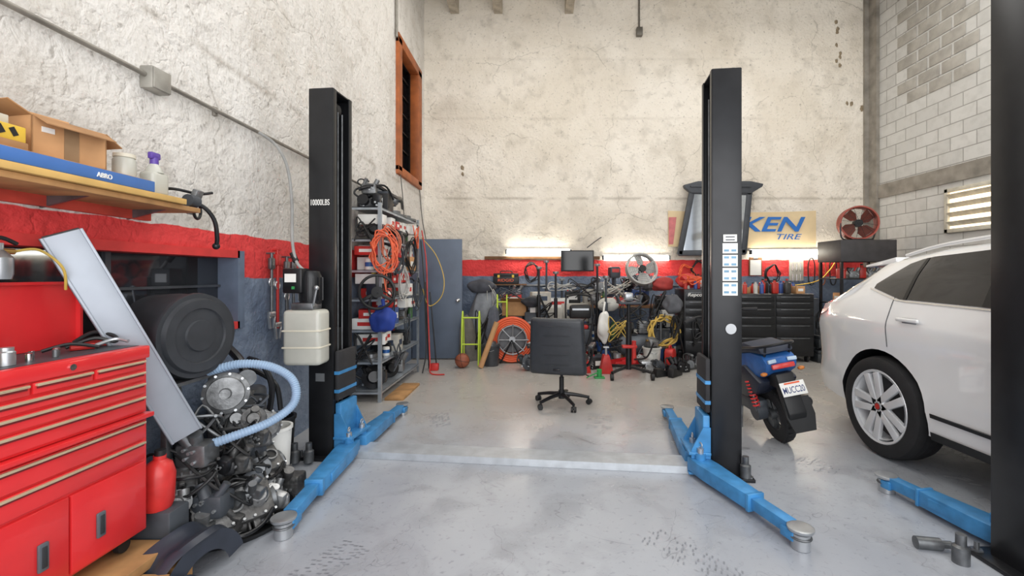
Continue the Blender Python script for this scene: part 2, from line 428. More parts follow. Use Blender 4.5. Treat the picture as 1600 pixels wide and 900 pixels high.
def arm(par,p0,p1,T=None):
    AZ=.08; p0=V((p0[0],p0[1],AZ));p1=V((p1[0],p1[1],AZ)); d=(p1-p0); L=d.length; a=math.atan2(d.y,d.x)
    TS.append(MX.Translation(p0)@MX.Rotation(a,4,'Z'))
    b=B(BLUE)
    b.prism([(-.06,-.065),(L*.12,-.072),(L*.62,-.05),(L*.62,.05),(L*.12,.072),(-.06,.065)],.09,MX.Translation((0,0,-.045)),.005)
    b.cyl((0,0,-.06),(0,0,.085),.035); b.bb(L*.12,L*.5,.05,.066,-.02,.03,.004)
    b.bb(L*.6,L*.63,-.056,.056,-.05,.05,.004)
    A=D(b,'swing_arm',par)
    b=B(BLUE); b.bb(L*.45,L*.93,-.036,.036,-.034,.03,.004); b.bb(L*.9,L,-.052,.052,-.045,.005,.006); D(b,'arm_extension',A)
    b=B(STEEL); b.cyl((L,0,-.078),(L,0,.0),.046); b.cyl((L,0,0),(L,0,.016),.03,seg=16); b.lathe([(0,.012),(.060,.012),(.064,.02),(.064,.028),(.05,.032),(0,.026)],(L,0,0),(0,0,1),28)
    b.m(DSTEEL); b.torus((L,0,-.02),(0,0,1),.048,.006); D(b,'lifting_pad',A)
    b=B(STEEL); b.lathe([(0,.085),(.022,.085),(.022,.12),(0,.125)],(0,0,0),(0,0,1),12); b.torus((0,0,.14),(0,1,0),.018,.005); D(b,'lock_pin',A)
    TS.pop()
TS.append(TL)
lift=E('vehicle_lift',(0,0,0),'black two-column vehicle lift with blue swing arms and floor plate','vehicle lift')
column(lift,-1,-HU); column(lift,1,HU)
b=B(M((190,196,202),.4,.4,.2,10)); b.prism([(-.105,0),(-.1,.05),(.1,.05),(.105,0)],2.56,MX.Translation((-1.28,0,.001))@YZX)
D(b,'floor_plate',lift)
TS.pop()
text('10000LBS',PAPER,.15,.045,(-1.655,3.41,1.955),Euler((R(90),0,ang)).to_matrix(),lift,0,0)
TS.append(MX.Translation((1.325,3.085,1.47))@MX.Rotation(ang,4,'Z'))
b=B(PAPER)
for z0_,z1_ in ((-.21,-.12),(-.11,-.02),(-.01,.07),(.08,.15)): b.bb(-.05,.05,-.003,0,z0_,z1_)
b.m(M((120,165,195),.5))
for k in range(7):
    for q in(-.024,.024): b.bb(q-.016,q+.016,-.005,-.003,-.195+k*.048,-.180+k*.048)
D(b,'instruction_label',lift)
b=B(M((196,200,204),.4)); b.cyl((0.005,0,-.44),(0.005,-.006,-.44),.036,seg=28); D(b,'cover_cap',lift)
b=B(PAPER); b.bb(-.045,.045,-.003,0,.16,.21); b.m(DKGREY); b.bb(-.03,.03,-.005,-.003,.17,.177); b.bb(-.03,.03,-.005,-.003,.19,.197); D(b,'instruction_label',lift)
TS.pop()
TS.append(MX.Translation((-1.655,3.42,.62))@MX.Rotation(ang,4,'Z')); b=B(STEEL); b.bb(-.04,.03,-.004,0,-.03,.03); D(b,'rating_plate',lift); TS.pop()
arm(lift,(-1.44,3.42),(-1.36,2.40))
arm(lift,(-1.42,3.62),(-1.36,4.52))
arm(lift,(1.13,3.11),(1.35,2.30))
arm(lift,(1.14,3.30),(1.28,4.42))
pu=(-1.69,3.28)
b=B(CLEARP); b.box((pu[0],pu[1],.95),(.27,.17,.40),bev=.03,seg=3); b.m(WHITE); b.cyl((pu[0]-.06,pu[1],1.15),(pu[0]-.06,pu[1],1.18),.03)
b.m(IVORY); b.box((pu[0],pu[1]-.001,1.0),(.275,.175,.012),bev=.004); b.box((pu[0],pu[1]-.001,.88),(.275,.175,.012),bev=.004)
P=D(b,'oil_reservoir',lift)
b=B(BLACKM); b.lathe([(0,0),(.07,0),(.075,.02),(.075,.2),(.06,.24),(0,.245)],(pu[0]+.02,pu[1]+.02,1.19),(0,0,1),28)
for k in range(14):
    a=k*math.pi/7; b.box((pu[0]+.02+.077*math.cos(a),pu[1]+.02+.077*math.sin(a),1.3),(.012,.004,.17),(0,0,a))
b.box((pu[0]-.06,pu[1]-.03,1.36),(.14,.12,.18),bev=.012)
b.m(PAPER); b.box((pu[0]-.07,pu[1]-.092,1.38),(.08,.004,.06)); b.m(DSTEEL); b.box((pu[0],pu[1],1.175),(.16,.14,.05),bev=.01); b.m(GREEN); b.box((pu[0]-.05,pu[1]-.092,1.31),(.02,.006,.02))
D(b,'pump_motor',lift)
b=B(STEEL); b.tube([(pu[0]+.08,pu[1]-.06,1.18),(pu[0]+.1,pu[1]-.1,1.2),(pu[0]+.12,pu[1]-.1,1.3)],.007); b.ball((pu[0]+.12,pu[1]-.1,1.31),.017); D(b,'release_lever',lift)
b=B(M((150,150,148),.5)); b.tube([(-2.05,3.3,2.45),(-1.93,3.3,2.36),(-1.84,3.29,2.2),(-1.80,3.28,1.95),(-1.79,3.27,1.65),(-1.75,3.25,1.5),(-1.7,3.25,1.44)],.011); b.m(BLACK); b.cyl((-1.79,3.27,1.56),(-1.755,3.255,1.50),.02)
D(b,'power_cable',lift)
b=B(DSTEEL); b.lathe([(0,0),(.035,0),(.035,.08),(.022,.09),(.022,.14),(0,.14)],(-1.79,3.30,.022),(0,0,1)); ad=D(b,'lift_adapter',None,'rusty steel stackable lift adapter on the column base plate','lift adapter','spare lift adapters')
dup(ad,(-1.69,3.31,.022)); dup(ad,(1.42,3.06,.022)); 
l2=E('vehicle_lift',(2.34,2.08,0),'black lift column with a blue swing arm beside the white car','vehicle lift')
TS.append(MX.Translation((2.34,2.08,0))); column(l2,-1,0.0); TS.pop()
arm(l2,(2.37,2.30),(2.26,2.90))
dup(ad,(2.06,2.18,.0),.3,1.0)
b=B(DSTEEL);b.cyl((1.94,2.3,.03),(2.05,2.28,.03),.03);b.cyl((2.05,2.28,.03),(2.1,2.275,.03),.018);D(b,'lift_adapter',None,'rusty steel lift adapter lying on the floor','lift adapter','spare lift adapters')
# ------------------------------------------------------------ white car
CX,TY=3.585,4.42
ST=[(0,.76,.46,.96,1.00,.58),(.05,.84,.38,1.06,1.10,.60),(.16,.905,.34,1.13,1.19,.60),(.42,.945,.31,1.18,1.40,.61),(.70,.962,.30,1.20,1.54,.63),(1.2,.965,.29,1.20,1.61,.66),
(1.8,.965,.28,1.185,1.65,.67),(2.4,.965,.28,1.16,1.65,.67),(2.9,.96,.28,1.13,1.58,.66),(3.3,.955,.28,1.10,1.38,.68),(3.65,.95,.29,1.06,1.14,.72),(4.0,.945,.3,1.0,1.06,.7),(4.4,.90,.32,.90,.95,.65),(4.68,.75,.38,.74,.78,.6),(4.73,.68,.42,.6,.64,.5)]
def st(t):
    for a,c in zip(ST,ST[1:]):
        if t<=c[0]:
            k=(t-a[0])/(c[0]-a[0]); k=max(0,min(1,k)); return [a[i]*(1-k)+c[i]*k for i in range(6)]
    return list(ST[-1])
def prof(t):
    _,w,zb,zl,zr,wr=st(t); h=zl-zb; g=zr-zl
    wt=w*.94
    return [(w*.80,zb),(w*.955,zb+.02),(w*.985,zb+h*.2),(w*.970,zb+h*.4),(w*.985,zb+h*.62),(w,zb+h*.78),(w*.992,zb+h*.84),(wt,zl),
            (wt+(wr+.05-wt)*.5,zl+g*.5),(wr+.05,zl+g*.84),(wr-.03,zl+g*.95),(wr*.5,zl+g*.995),(0,zr+.004)]
def side(t,z):
    p=prof(t)
    for a,c in zip(p[1:],p[2:]):
        if z<=c[1]:
            k=(z-a[1])/(c[1]-a[1]+1e-6); return a[0]*(1-k)+c[0]*k
    return 0
def dens():
    ts=[]
    for a,c in zip(ST,ST[1:]):
        n=max(1,int((c[0]-a[0])/.12)); ts+=[a[0]+(c[0]-a[0])*k/n for k in range(n)]
    return ts+[4.73]
CARW=M((236,237,238),.12,.0,.02,2,0,30,0,1)
car=E('car',(CX,2.0,0),'white mid-size sport utility car with tinted windows and alloy wheels','car')
b=B(CARW); ts=dens(); vs=[];fs=[]; npf=len(prof(1)); ring=2*npf-1
for t in ts:
    p=prof(t); y=TY-t
    vs+=[V((CX-x,y,z)) for x,z in p]+[V((CX+x,y,z)) for x,z in p[:-1][::-1]]
for i in range(len(ts)-1):
    for k in range(ring):
        k2=(k+1)%ring; fs.append([i*ring+k,i*ring+k2,(i+1)*ring+k2,(i+1)*ring+k])
fs.append(list(range(ring))[::-1]); fs.append([(len(ts)-1)*ring+k for k in range(ring)])
b.add(vs,fs)
body=D(b,'body',car)
bmx=bmesh.new(); bmx.from_mesh(body.data); bmesh.ops.recalc_face_normals(bmx,faces=bmx.faces[:]); bmx.to_mesh(body.data); bmx.free()
WR=.385; WYS=(TY-.95,TY-3.82)
b=B(BLACK)
for wy in WYS:
    b.cyl((CX-1.1,wy,WR+.01),(CX-.62,wy,WR+.01),WR+.045,seg=40); b.cyl((CX+.62,wy,WR+.01),(CX+1.1,wy,WR+.01),WR+.045,seg=40)
me,o=b.mesh('cut'); cut=bpy.data.objects.new('cut',me); cut.location=o; COL.objects.link(cut)
bmx=bmesh.new(); bmx.from_mesh(cut.data); bmesh.ops.remove_doubles(bmx,verts=bmx.verts[:],dist=1e-5); bmesh.ops.recalc_face_normals(bmx,faces=bmx.faces[:]); bmx.to_mesh(cut.data); bmx.free()
body.data.materials.append(BLACK)
bpy.context.view_layer.update()
md=body.modifiers.new('b','BOOLEAN'); md.object=cut; md.operation='DIFFERENCE'; md.solver='EXACT'; md.material_mode='TRANSFER'
dg=bpy.context.evaluated_depsgraph_get(); nm=bpy.data.meshes.new_from_object(body.evaluated_get(dg)); body.modifiers.clear(); body.data=nm
bpy.data.objects.remove(cut)
try: nm.set_sharp_from_angle(angle=R(30))
except Exception: pass
def patch(mat,t0,t1,zlo,zhi,name,par,off=.006,nu=24,nv=6,both=True):
    for s in((-1,1) if both else(-1,)):
        b=B(mat)
        def fn(u,v):
            t=t0+(t1-t0)*u; z=zlo(t)+(zhi(t)-zlo(t))*v
            return V((CX+s*(side(t,z)+off),TY-t,z))
        b.grid(fn,nu,nv); D(b,name,par)
zl=lambda t:st(t)[3]
lo=lambda t:zl(t)+.02+max(0,(1.1-t))*.24
def hi(t): return max(lo(t)+.002,min(st(t)[4]-.075,1.33+(t-.78)*.75,1.57))
patch(M((30,32,36),.05,0,.05,3,0,30,0,.5),.78,3.3,lo,hi,'side_window',car)
patch(CHROME,.74,3.35,lambda t:lo(t)-.016,lambda t:lo(t)-.006,'window_trim',car,.01)
patch(M((18,18,20),.4),1.72,1.78,lo,lambda t:hi(t),'window_pillar',car,.01,2,6)
patch(M((18,18,20),.4),1.13,1.16,lo,lambda t:hi(t),'window_pillar',car,.01,2,6)
patch(BLACK,1.40,3.36,lambda t:.29,lambda t:.345,'sill_trim',car,.012)
patch(BLACK,1.42,3.36,lambda t:.445,lambda t:.468,'door_moulding',car,.012)
patch(CHROME,1.42,3.36,lambda t:.468,lambda t:.474,'door_moulding',car,.012)
patch(DKGREY,1.04,1.047,lambda t:.86,lo,'door_seam',car,.003,1,10)
patch(DKGREY,2.05,2.058,lambda t:.42,lo,'door_seam',car,.003,1,10)
patch(M((150,30,34),.15,0,.1,4,0,30,.15,.5),.05,.26,lambda t:zl(t)-.12+t*.16,lambda t:zl(t)-.05,'tail_light',car,.008)
for s in(-1,1):
    for t in (1.25,2.3):
        b=B(CARW); b.box((CX+s*(side(t,1.07)+.022),TY-t,1.08),(.022,.19,.028),bev=.01,seg=3); b.m(M((150,152,156),.3)); b.box((CX+s*(side(t,1.07)+.004),TY-t,1.075),(.012,.12,.04),bev=.004); D(b,'door_handle',car)
    b=B(CARW); b.ball((CX+s*1.05,TY-3.0,1.2),.1,(1,.7,.75)); b.box((CX+s*.97,TY-3.0,1.16),(.12,.05,.05),bev=.015); D(b,'wing_mirror',car)
    b=B(M((230,235,240),.1,0,.05)); b.ball((CX+s*.78,TY-4.42,.80),.14,(.8,1,.45)); D(b,'headlight',car)
b=B(BLACK); b.grid(lambda u,v:V((CX-.56+1.12*u,TY-.10-.27*v,1.175+.205*v+.02)),2,4); D(b,'rear_window',car)
b=B(BLACK); b.grid(lambda u,v:V((CX-.62+1.24*u,TY-3.58+.62*v,1.19+.40*v+.02)),2,6); D(b,'windshield',car)
b=B(CARW); b.prism([(TY-.70,1.50),(TY-.70,1.55),(TY-.36,1.49),(TY-.36,1.47)],1.22,MX.Translation((CX-.61,0,0))@YZX,.006); D(b,'spoiler',car)
for s in(-1,1): b=B(CARW); b.tube([(CX+s*.6,TY-.8,1.56),(CX+s*.61,TY-1.2,1.63),(CX+s*.62,TY-2.0,1.675),(CX+s*.61,TY-2.7,1.645)],.014); D(b,'roof_rail',car)
b=B(BLACK); b.box((CX,TY-2.4,.30),(1.5,3.9,.16),bev=.03); D(b,'underbody',car)
TIRE=M((34,34,36),.7,0,.3,14); RIM=M((232,234,237),.3,.3,.05)
def carwheel(cx,cy,s):
    TS.append(MX.Translation((cx,cy,WR))@MX.Rotation(R(-90) if s<0 else R(90),4,'Y'))
    b=B(TIRE); b.lathe([(.27,-.22),(.34,-.235),(.372,-.215),(WR,-.17),(WR,-.05),(.372,-.01),(.34,.004),(.285,.0),(.27,-.03)],(0,0,0),(0,0,1),56)
    b.m(BLACK)
    for rr in(-.15,-.11,-.07): b.torus((0,0,rr),(0,0,1),WR-.001,.003,56,4)
    t=D(b,'tire',car)
    b=B(RIM); b.lathe([(.285,-.01),(.278,.0),(.262,-.008),(.255,-.04),(.25,-.2),(.27,-.22),(.24,-.21),(.24,-.04),(.25,-.01)],(0,0,0),(0,0,1),56)
    for k in range(5):
        a=k*2*math.pi/5+math.pi/2
        for e in(-.2,.2):
            m4=MX.Rotation(a,4,'Z'); w0=math.copysign(.026,e)
            b.prism([(.03,w0-.024),(.26*math.cos(e),.26*math.sin(e)-.03),(.26*math.cos(e),.26*math.sin(e)+.03),(.03,w0+.024)],.03,m4@MX.Translation((0,0,-.035)),.004)
    b.lathe([(0,-.005),(.055,-.005),(.07,-.03),(.07,-.06)],(0,0,0),(0,0,1),24)
    r=D(b,'wheel_rim',car)
    b=B(REDD); b.lathe([(0,.003),(.022,.002),(.024,-.006)],(0,0,0),(0,0,1),20); b.m(DSTEEL); b.torus((0,0,-.003),(0,0,1),.026,.004,20,6); D(b,'hub_cap',car)
    b=B(M((90,90,92),.5,.6)); b.lathe([(0,-.12),(.24,-.12),(.24,-.14),(0,-.14)],(0,0,0),(0,0,1),32); D(b,'brake_disc',car)
    TS.pop()
for wy in WYS: carwheel(CX-.955,wy,-1); carwheel(CX+.955,wy,1)
# ------------------------------------------------------------ scooter
TSC=MX.Translation((2.07,3.80,0))@MX.Rotation(R(0),4,'Z')@MX.Rotation(R(-11),4,'Y')
TS.append(TSC)
sco=E('motor_scooter',(0,.6,0),'blue and black motor scooter leaning on its side stand','motor scooter')
def swheel(y,nm):
    b=B(TIRE); b.lathe([(.13,-.04),(.18,-.05),(.22,-.04),(.23,-.02),(.23,.02),(.22,.04),(.18,.05),(.13,.04)],(0,y,.23),(1,0,0),36)
    for k in range(28):
        a=k*math.pi/14; b.box((0,y+.227*math.cos(a),.23+.227*math.sin(a)),(.07,.013,.012),(a+math.pi/2,0,.3))
    t=D(b,nm,sco)
    b=B(DSTEEL); b.lathe([(.14,-.035),(.13,-.03),(.13,.03),(.14,.035)],(0,y,.23),(1,0,0),32); b.cyl((-.06,y,.23),(.06,y,.23),.04)
    for k in range(5):
        a=k*2*math.pi/5; b.box((0,y+.08*math.cos(a),.23+.08*math.sin(a)),(.03,.11,.03),(a,0,0),bev=.005)
    D(b,'wheel_rim',t)
swheel(0,'rear_wheel'); swheel(1.25,'front_wheel')
def pz(poly,w,bev,mat,name,x=0):
    b=B(mat); b.prism(poly,w,MX.Translation((x-w/2,0,0))@YZX,bev); return D(b,name,sco)
pz([(-.22,.64),(-.27,.73),(-.2,.79),(.0,.79),(.35,.72),(.5,.55),(.45,.42),(.2,.48),(-.05,.56)],.27,.04,BLUEP,'tail_body')
pz([(-.16,.56),(-.05,.44),(.15,.36),(.42,.36),(.46,.56),(.1,.66)],.33,.03,M((30,36,52),.4),'side_panel')
pz([(-.24,.80),(-.18,.85),(.08,.86),(.3,.80),(.42,.72),(.38,.70),(.0,.78)],.27,.025,M((42,50,68),.6),'seat')
pz([(.45,.30),(.85,.28),(.95,.5),(1.05,.85),(1.0,.95),(.9,.9),(.82,.5),(.5,.42)],.32,.03,BLACK,'leg_shield')
pz([(.15,.26),(.6,.22),(.95,.26),(.95,.32),(.5,.36),(.2,.46)],.26,.02,BLACK,'floorboard')
pz([(1.02,.55),(1.35,.50),(1.45,.42),(1.4,.5),(1.2,.62)],.14,.01,BLUEP,'front_fender')
b=B(BLACKM); b.tube([(-.13,.15,.80),(-.14,-.2,.86),(0,-.30,.88),(.14,-.2,.86),(.13,.15,.80)],.012); b.tube([(-.1,-.24,.86),(-.1,-.2,.78)],.01,8,False,1); b.tube([(.1,-.24,.86),(.1,-.2,.78)],.01,8,False,1); D(b,'grab_rail',sco)
b=B(M((190,210,230),.4)); b.box((-.08,-.262,.745),(.07,.02,.03),(R(-12),0,.2),bev=.006); b.box((.08,-.262,.745),(.07,.02,.03),(R(-12),0,-.2),bev=.006); D(b,'body_decal',sco)
for x in(-.07,.07): b=B(DSTEEL); b.cyl((x,1.25,.23),(x*.8,1.02,.85),.018); D(b,'front_fork',sco)
b=B(BLACK); b.tube([(-.36,.80,1.0),(-.2,.88,1.02),(0,.95,.96),(.2,.88,1.02),(.36,.80,1.0)],.012); b.box((0,.97,.96),(.2,.16,.12),bev=.03)
D(b,'handlebar',sco)
for x in(-1,1): b=B(RUBBER); b.cyl((x*.26,.85,1.015),(x*.38,.79,1.0),.02); D(b,'grip',sco)
for x in(-1,1):
    b=B(DSTEEL); b.cyl((x*.15,.0,.28),(x*.15,.08,.60),.014); b.m(M((225,60,60),.4))
    pts=[]
    for k in range(60):
        q=k/59; a=q*2*math.pi*8; c=V((x*.155,-.01,.32)).lerp(V((x*.155,.06,.54)),q); pts.append(c+V((.026*math.cos(a),.026*math.sin(a),0)))
    b.tube(pts,.007,6,False,1); D(b,'shock_absorber',sco)
b=B(BLACK); b.prism([(-.05,.62),(-.26,.64),(-.36,.34),(-.33,.27),(-.29,.29),(-.22,.52),(-.05,.52)],.14,MX.Translation((-.07,0,0))@YZX,.012)
b.prism([(-.08,.20),(.08,.20),(.11,.32),(.10,.46),(-.10,.46),(-.11,.32)],.014,MX.Translation((.03,-.40,.0))@MX.Rotation(R(76),4,'X'))
D(b,'rear_fender',sco)
b=B(M((190,60,56),.2,0,.1,4,0,30,.2)); b.box((0,-.265,.70),(.18,.03,.04),(R(-15),0,0),bev=.01); D(b,'tail_light',sco)
for x in(-.15,.15): b=B(M((200,120,50),.3)); b.ball((x,-.24,.65),.02,(1.4,1,.8)); D(b,'turn_signal',sco)
rp=Euler((R(68),0,0)).to_matrix()
b=B(WHITE); b.box((0,-.355,.54),(.19,.105,.006),(R(68),0,0),bev=.002); plt=D(b,'license_plate',sco)
text('MUCC20',M((30,50,110),.5),.165,.048,(0,-.360,.533),rp,plt,0,.005)
b=B(ORANGE); b.box((0,-.343,.58),(.12,.012,.004),(R(68),0,0)); D(b,'plate_sticker',plt)
b=B(BLACKM); b.lathe([(0,0),(.04,0),(.055,.05),(.055,.34),(.03,.4),(0,.4)],(.2,-.15,.34),(0,1,-.2)); b.tube([(.19,.22,.27),(.14,.4,.22),(.08,.5,.25)],.018); D(b,'exhaust',sco)
b=B(DKGREY); b.box((-.1,.2,.3),(.1,.42,.14),bev=.03); b.cyl((-.16,.05,.27),(-.08,.05,.27),.08); D(b,'engine',sco)
b=B(DSTEEL); b.tube([(-.1,.4,.26),(-.15,.36,.14),(-.18,.34,.03)],.01); D(b,'side_stand',sco)
TS.pop()
# ------------------------------------------------------------ office chair
LEA=M((50,53,58),.36,0,.15,12,.15,60)
TS.append(MX.Translation((.26,4.85,0))@MX.Rotation(R(-14),4,'Z'))
ch=E('office_chair',(0,0,0),'black leather swivel office chair with a five-star base, seen from behind','office chair')
b=B(BLACKM)
for k in range(5):
    a=k*2*math.pi/5+.3; b.tube([(0,0,.12),(.15*math.cos(a),.15*math.sin(a),.105),(.3*math.cos(a),.3*math.sin(a),.075)],lambda q:.024-.008*q)
b.cyl((0,0,.07),(0,0,.16),.035); D(b,'base',ch)
for k in range(5):
    a=k*2*math.pi/5+.3; c=(.3*math.cos(a),.3*math.sin(a))
    b=B(BLACK)
    for s in(-1,1):
        t=V((math.cos(a+1),math.sin(a+1),0)); q=V((c[0],c[1],.028)); b.cyl(q+t*s*.006,q+t*s*.026,.028,seg=18)
    b.ball((c[0],c[1],.045),.024,(1,1,.8)); D(b,'caster',ch)
b=B(BLACKM); b.cyl((0,0,.15),(0,0,.30),.026); b.cyl((0,0,.30),(0,0,.40),.016); D(b,'gas_lift',ch)
b=B(BLACKM); b.box((0,0,.41),(.2,.26,.04),bev=.01); b.tube([(.1,0,.40),(.22,-.02,.36),(.3,-.03,.33)],.007); b.box((0,-.18,.43),(.07,.2,.02),bev=.005); D(b,'tilt_mechanism',ch)
b=B(LEA); b.box((0,.02,.475),(.52,.5,.11),bev=.045,seg=4); D(b,'seat',ch)
b=B(LEA)
bm=bmesh.new(); bmesh.ops.create_cube(bm,size=1,matrix=MX.Diagonal((.58,.09,.59,1)))
bmesh.ops.bevel(bm,geom=bm.edges[:],offset=.04,segments=4,affect='EDGES',profile=.5)
bmesh.ops.subdivide_edges(bm,edges=[e for e in bm.edges if e.calc_length()>.2],cuts=8,use_grid_fill=True)
for v in bm.verts:
    x,y,z=v.co; v.co=V((x*(1-.10*z/.3*.5),y-.22-.10*(z+.28)+.28*x*x,z+.665))
b.bm(bm)
for z in(.48,.58,.68,.78,.88): b.tube([(-.24,-.175-.10*(z-.4)-.045+.015,z),(-.13,-.235-.10*(z-.4)-.03,z),(0,-.24-.10*(z-.4)-.030,z),(.13,-.235-.10*(z-.4)-.03,z),(.24,-.175-.10*(z-.4)-.03,z)],.003,6)
D(b,'backrest',ch)
for s in(-1,1):
    b=B(BLACKM); b.tube([(s*.2,.05,.42),(s*.29,.04,.44),(s*.33,.0,.56),(s*.33,-.06,.64),(s*.32,-.2,.64)],.016); b.m(LEA); b.box((s*.33,-.01,.655),(.06,.29,.035),bev=.015,seg=3); D(b,'armrest',ch)
TS.pop()
# ------------------------------------------------------------ left wall conduit, box
b=B(M((150,146,138),.5,.5,.3)); b.cyl((XL+.03,.3,2.46),(XL+.03,6.2,2.46),.013)
for y in(1.7,2.9,4.4): b.box((XL+.01,y,2.46),(.02,.03,.06),bev=.004)
D(b,'electrical_conduit',None,'grey metal conduit running along the plaster wall','conduit')
b=B(M((165,162,154),.5,.3,.3)); b.box((XL+.035,2.42,2.45),(.07,.12,.12),bev=.008); b.box((XL+.073,2.42,2.45),(.008,.11,.11),bev=.003)
D(b,'junction_box',None,'grey square electrical junction box on the wall conduit','junction box')
b=B(M((150,146,138),.5,.5,.3)); b.cyl((XL+.03,6.58,4.9),(XL+.03,6.58,ZC),.02); D(b,'vertical_conduit',None,'grey conduit rising beside the high wooden window frame','conduit')
b=B(M((120,116,108),.5,.5,.3)); b.cyl((1.874,YB-.03,5.95),(1.874,YB-.03,ZC),.016); b.box((1.874,YB-.05,5.88),(.11,.09,.15),bev=.008)
D(b,'electrical_outlet_box',None,'small grey outlet box on a conduit high on the plaster wall','outlet box')
b=B(M((90,88,84),.6)); b.tube([(-2.08,7.9,2.9),(-2.06,8.0,2.4),(-2.0,8.1,1.9),(-2.02,8.2,1.4)],.008); b.tube([(-2.05,6.7,2.9),(-2.04,6.8,2.5),(-2.05,6.9,2.1)],.007); D(b,'cable',None,'thin dark cables hanging in the wall corner','cable')
# ------------------------------------------------------------ left shelf and contents
b=B(WOOD); b.bb(-2.1,-1.82,1.0,2.42,1.735,1.76,.003); b.m(M((200,70,55),.6,0,.3)); b.bb(-2.1,-2.07,1.0,2.4,1.69,1.735)
b.m(DSTEEL)
for y in(1.3,1.9,2.3): b.prism([(0,0),(.2,0),(0,-.05)],.012,MX.Translation((-2.1,y,1.735))@MX.Rotation(R(90),4,'X'))
D(b,'wall_shelf',None,'rough wooden plank shelf fixed to the wall above the red stripe','shelf')
b=B(M((214,174,104),.8,0,.2,6)); b.bb(-2.08,-1.80,1.15,2.30,1.762,1.79,.003); D(b,'flat_carton',None,'long flat yellowish carton lying on the wooden shelf','box')
b=B(M((66,112,180),.5,0,.1)); b.bb(-2.06,-1.81,1.12,2.12,1.792,1.842,.003); b.m(CARD); b.bb(-2.05,-1.82,1.121,2.11,1.842,1.845)
bx=D(b,'blue_box',None,'long flat blue carton lying on the wooden shelf','box'); text('ABRO',PAPER,.065,.02,(-1.807,1.87,1.815),FX,bx,0,0)
b=B(CARD2); b.bb(-2.08,-1.84,1.1,1.62,1.846,1.875,.003); D(b,'flat_carton',None,'flat brown carton with open flaps on top of the blue carton','box')
def openbox(x0,x1,y0,y1,z0,z1,label,fl=.1,rz=0):
    cx,cy=(x0+x1)/2,(y0+y1)/2
    TS.append(TS[-1]@MX.Translation((cx,cy,0))@MX.Rotation(rz,4,'Z')); x0-=cx;x1-=cx;y0-=cy;y1-=cy
    b=B(CARD); t=.005
    b.bb(x0,x1,y0,y1,z0,z0+t); b.bb(x0,x0+t,y0,y1,z0,z1); b.bb(x1-t,x1,y0,y1,z0,z1); b.bb(x0,x1,y0,y0+t,z0,z1); b.bb(x0,x1,y1-t,y1,z0,z1)
    e=D(b,'cardboard_box',None,label,'box')
    a=R(28); b=B(CARD2); b.box((0,y0-fl/2*math.cos(a),z1+fl/2*math.sin(a)),(x1-x0,fl,.004),(-a,0,0)); D(b,'flap',e)
    a=R(-35); b=B(CARD2); b.box((0,y1+fl/2*math.cos(a),z1+fl/2*math.sin(a)),(x1-x0,fl,.004),(a,0,0)); D(b,'flap',e)
    a=R(50); b=B(CARD); b.box((x0-fl/2*math.cos(a)*.3,0,z1+fl/2*math.sin(a)),(.004,y1-y0,fl),(0,R(-25),0)); D(b,'flap',e)
    a=R(-30); b=B(CARD2); b.box((x1+fl*.46*math.cos(a),0,z1+fl/2*math.sin(a)),(fl,(y1-y0)*.96,.004),(0,-a,.05)); D(b,'flap',e)
    b=B(M((150,120,88),.6)); b.box((x1+.001,0,(z0+z1)/2),(.002,.05,z1-z0)); b.m(PAPER); b.box((x1+.001,-(y1-y0)*.3,z0+(z1-z0)*.7),(.002,.04,.02)); D(b,'packing_tape',e)
    TS.pop()
openbox(-2.04,-1.86,1.68,1.93,1.847,2.0,'open brown cardboard box with raised flaps on the wooden shelf',.075,R(-10))
b=B(YEL); b.bb(-2.04,-1.86,1.4,1.63,1.878,1.935,.004); b.m(BLACK)
for k in range(5): b.box((-1.859,1.43+k*.04,1.91),(.002,.018,.03),(R(30),0,0))
D(b,'filter_box',None,'yellow and black parts carton on the shelf','box')
b=B(M((205,200,186),.8)); b.bb(-2.03,-1.90,1.42,1.61,1.938,1.975,.003); D(b,'small_carton',None,'small pale carton stacked on the yellow carton','box')
b=B(CLEARP); b.lathe([(0,0),(.04,0),(.043,.02),(.043,.08),(.036,.092),(0,.092)],(-1.9,2.06,1.847),(0,0,1)); b.m(IVORY); b.cyl((-1.9,2.06,1.939),(-1.9,2.06,1.955),.041); D(b,'plastic_jar',None,'translucent plastic jar with pale lid on the shelf','jar')
b=B(CLEARP); b.box((-1.9,2.22,1.85),(.08,.10,.12),bev=.02,seg=3); b.lathe([(.04,0),(.03,.025),(.017,.045),(0,.045)],(-1.9,2.22,1.905),(0,0,1))
jg=D(b,'spray_bottle',None,'clear plastic bottle with purple trigger cap on the shelf','bottle')
b=B(PURPLE); b.cyl((-1.9,2.22,1.945),(-1.9,2.22,1.98),.018); b.box((-1.9,2.22,1.99),(.026,.055,.035),bev=.008); D(b,'spray_head',jg)
b=B(BLACKM); b.tube([(-2.08,2.36,1.80),(-1.96,2.42,1.81),(-1.88,2.50,1.79),(-1.85,2.56,1.72),(-1.86,2.60,1.62),(-1.88,2.62,1.57)],.012)
b.ball((-1.88,2.62,1.57),.02); b.tube([(-2.08,2.34,1.83),(-1.95,2.38,1.86),(-1.88,2.48,1.85),(-1.86,2.56,1.87)],.008); b.m(ALU2); b.box((-1.95,2.39,1.785),(.14,.10,.04),bev=.01); b.box((-1.88,2.45,1.80),(.03,.05,.14),(0,.4,0),bev=.004); b.m(DKGREY); b.cyl((-1.86,2.38,1.80),(-1.86,2.44,1.80),.032); b.m(BLACKM); b.torus((-1.9,2.5,1.76),(1,.3,0),.045,.008)
D(b,'wiper_linkage',None,'black metal wiper linkage and hoses on the shelf end','car part')
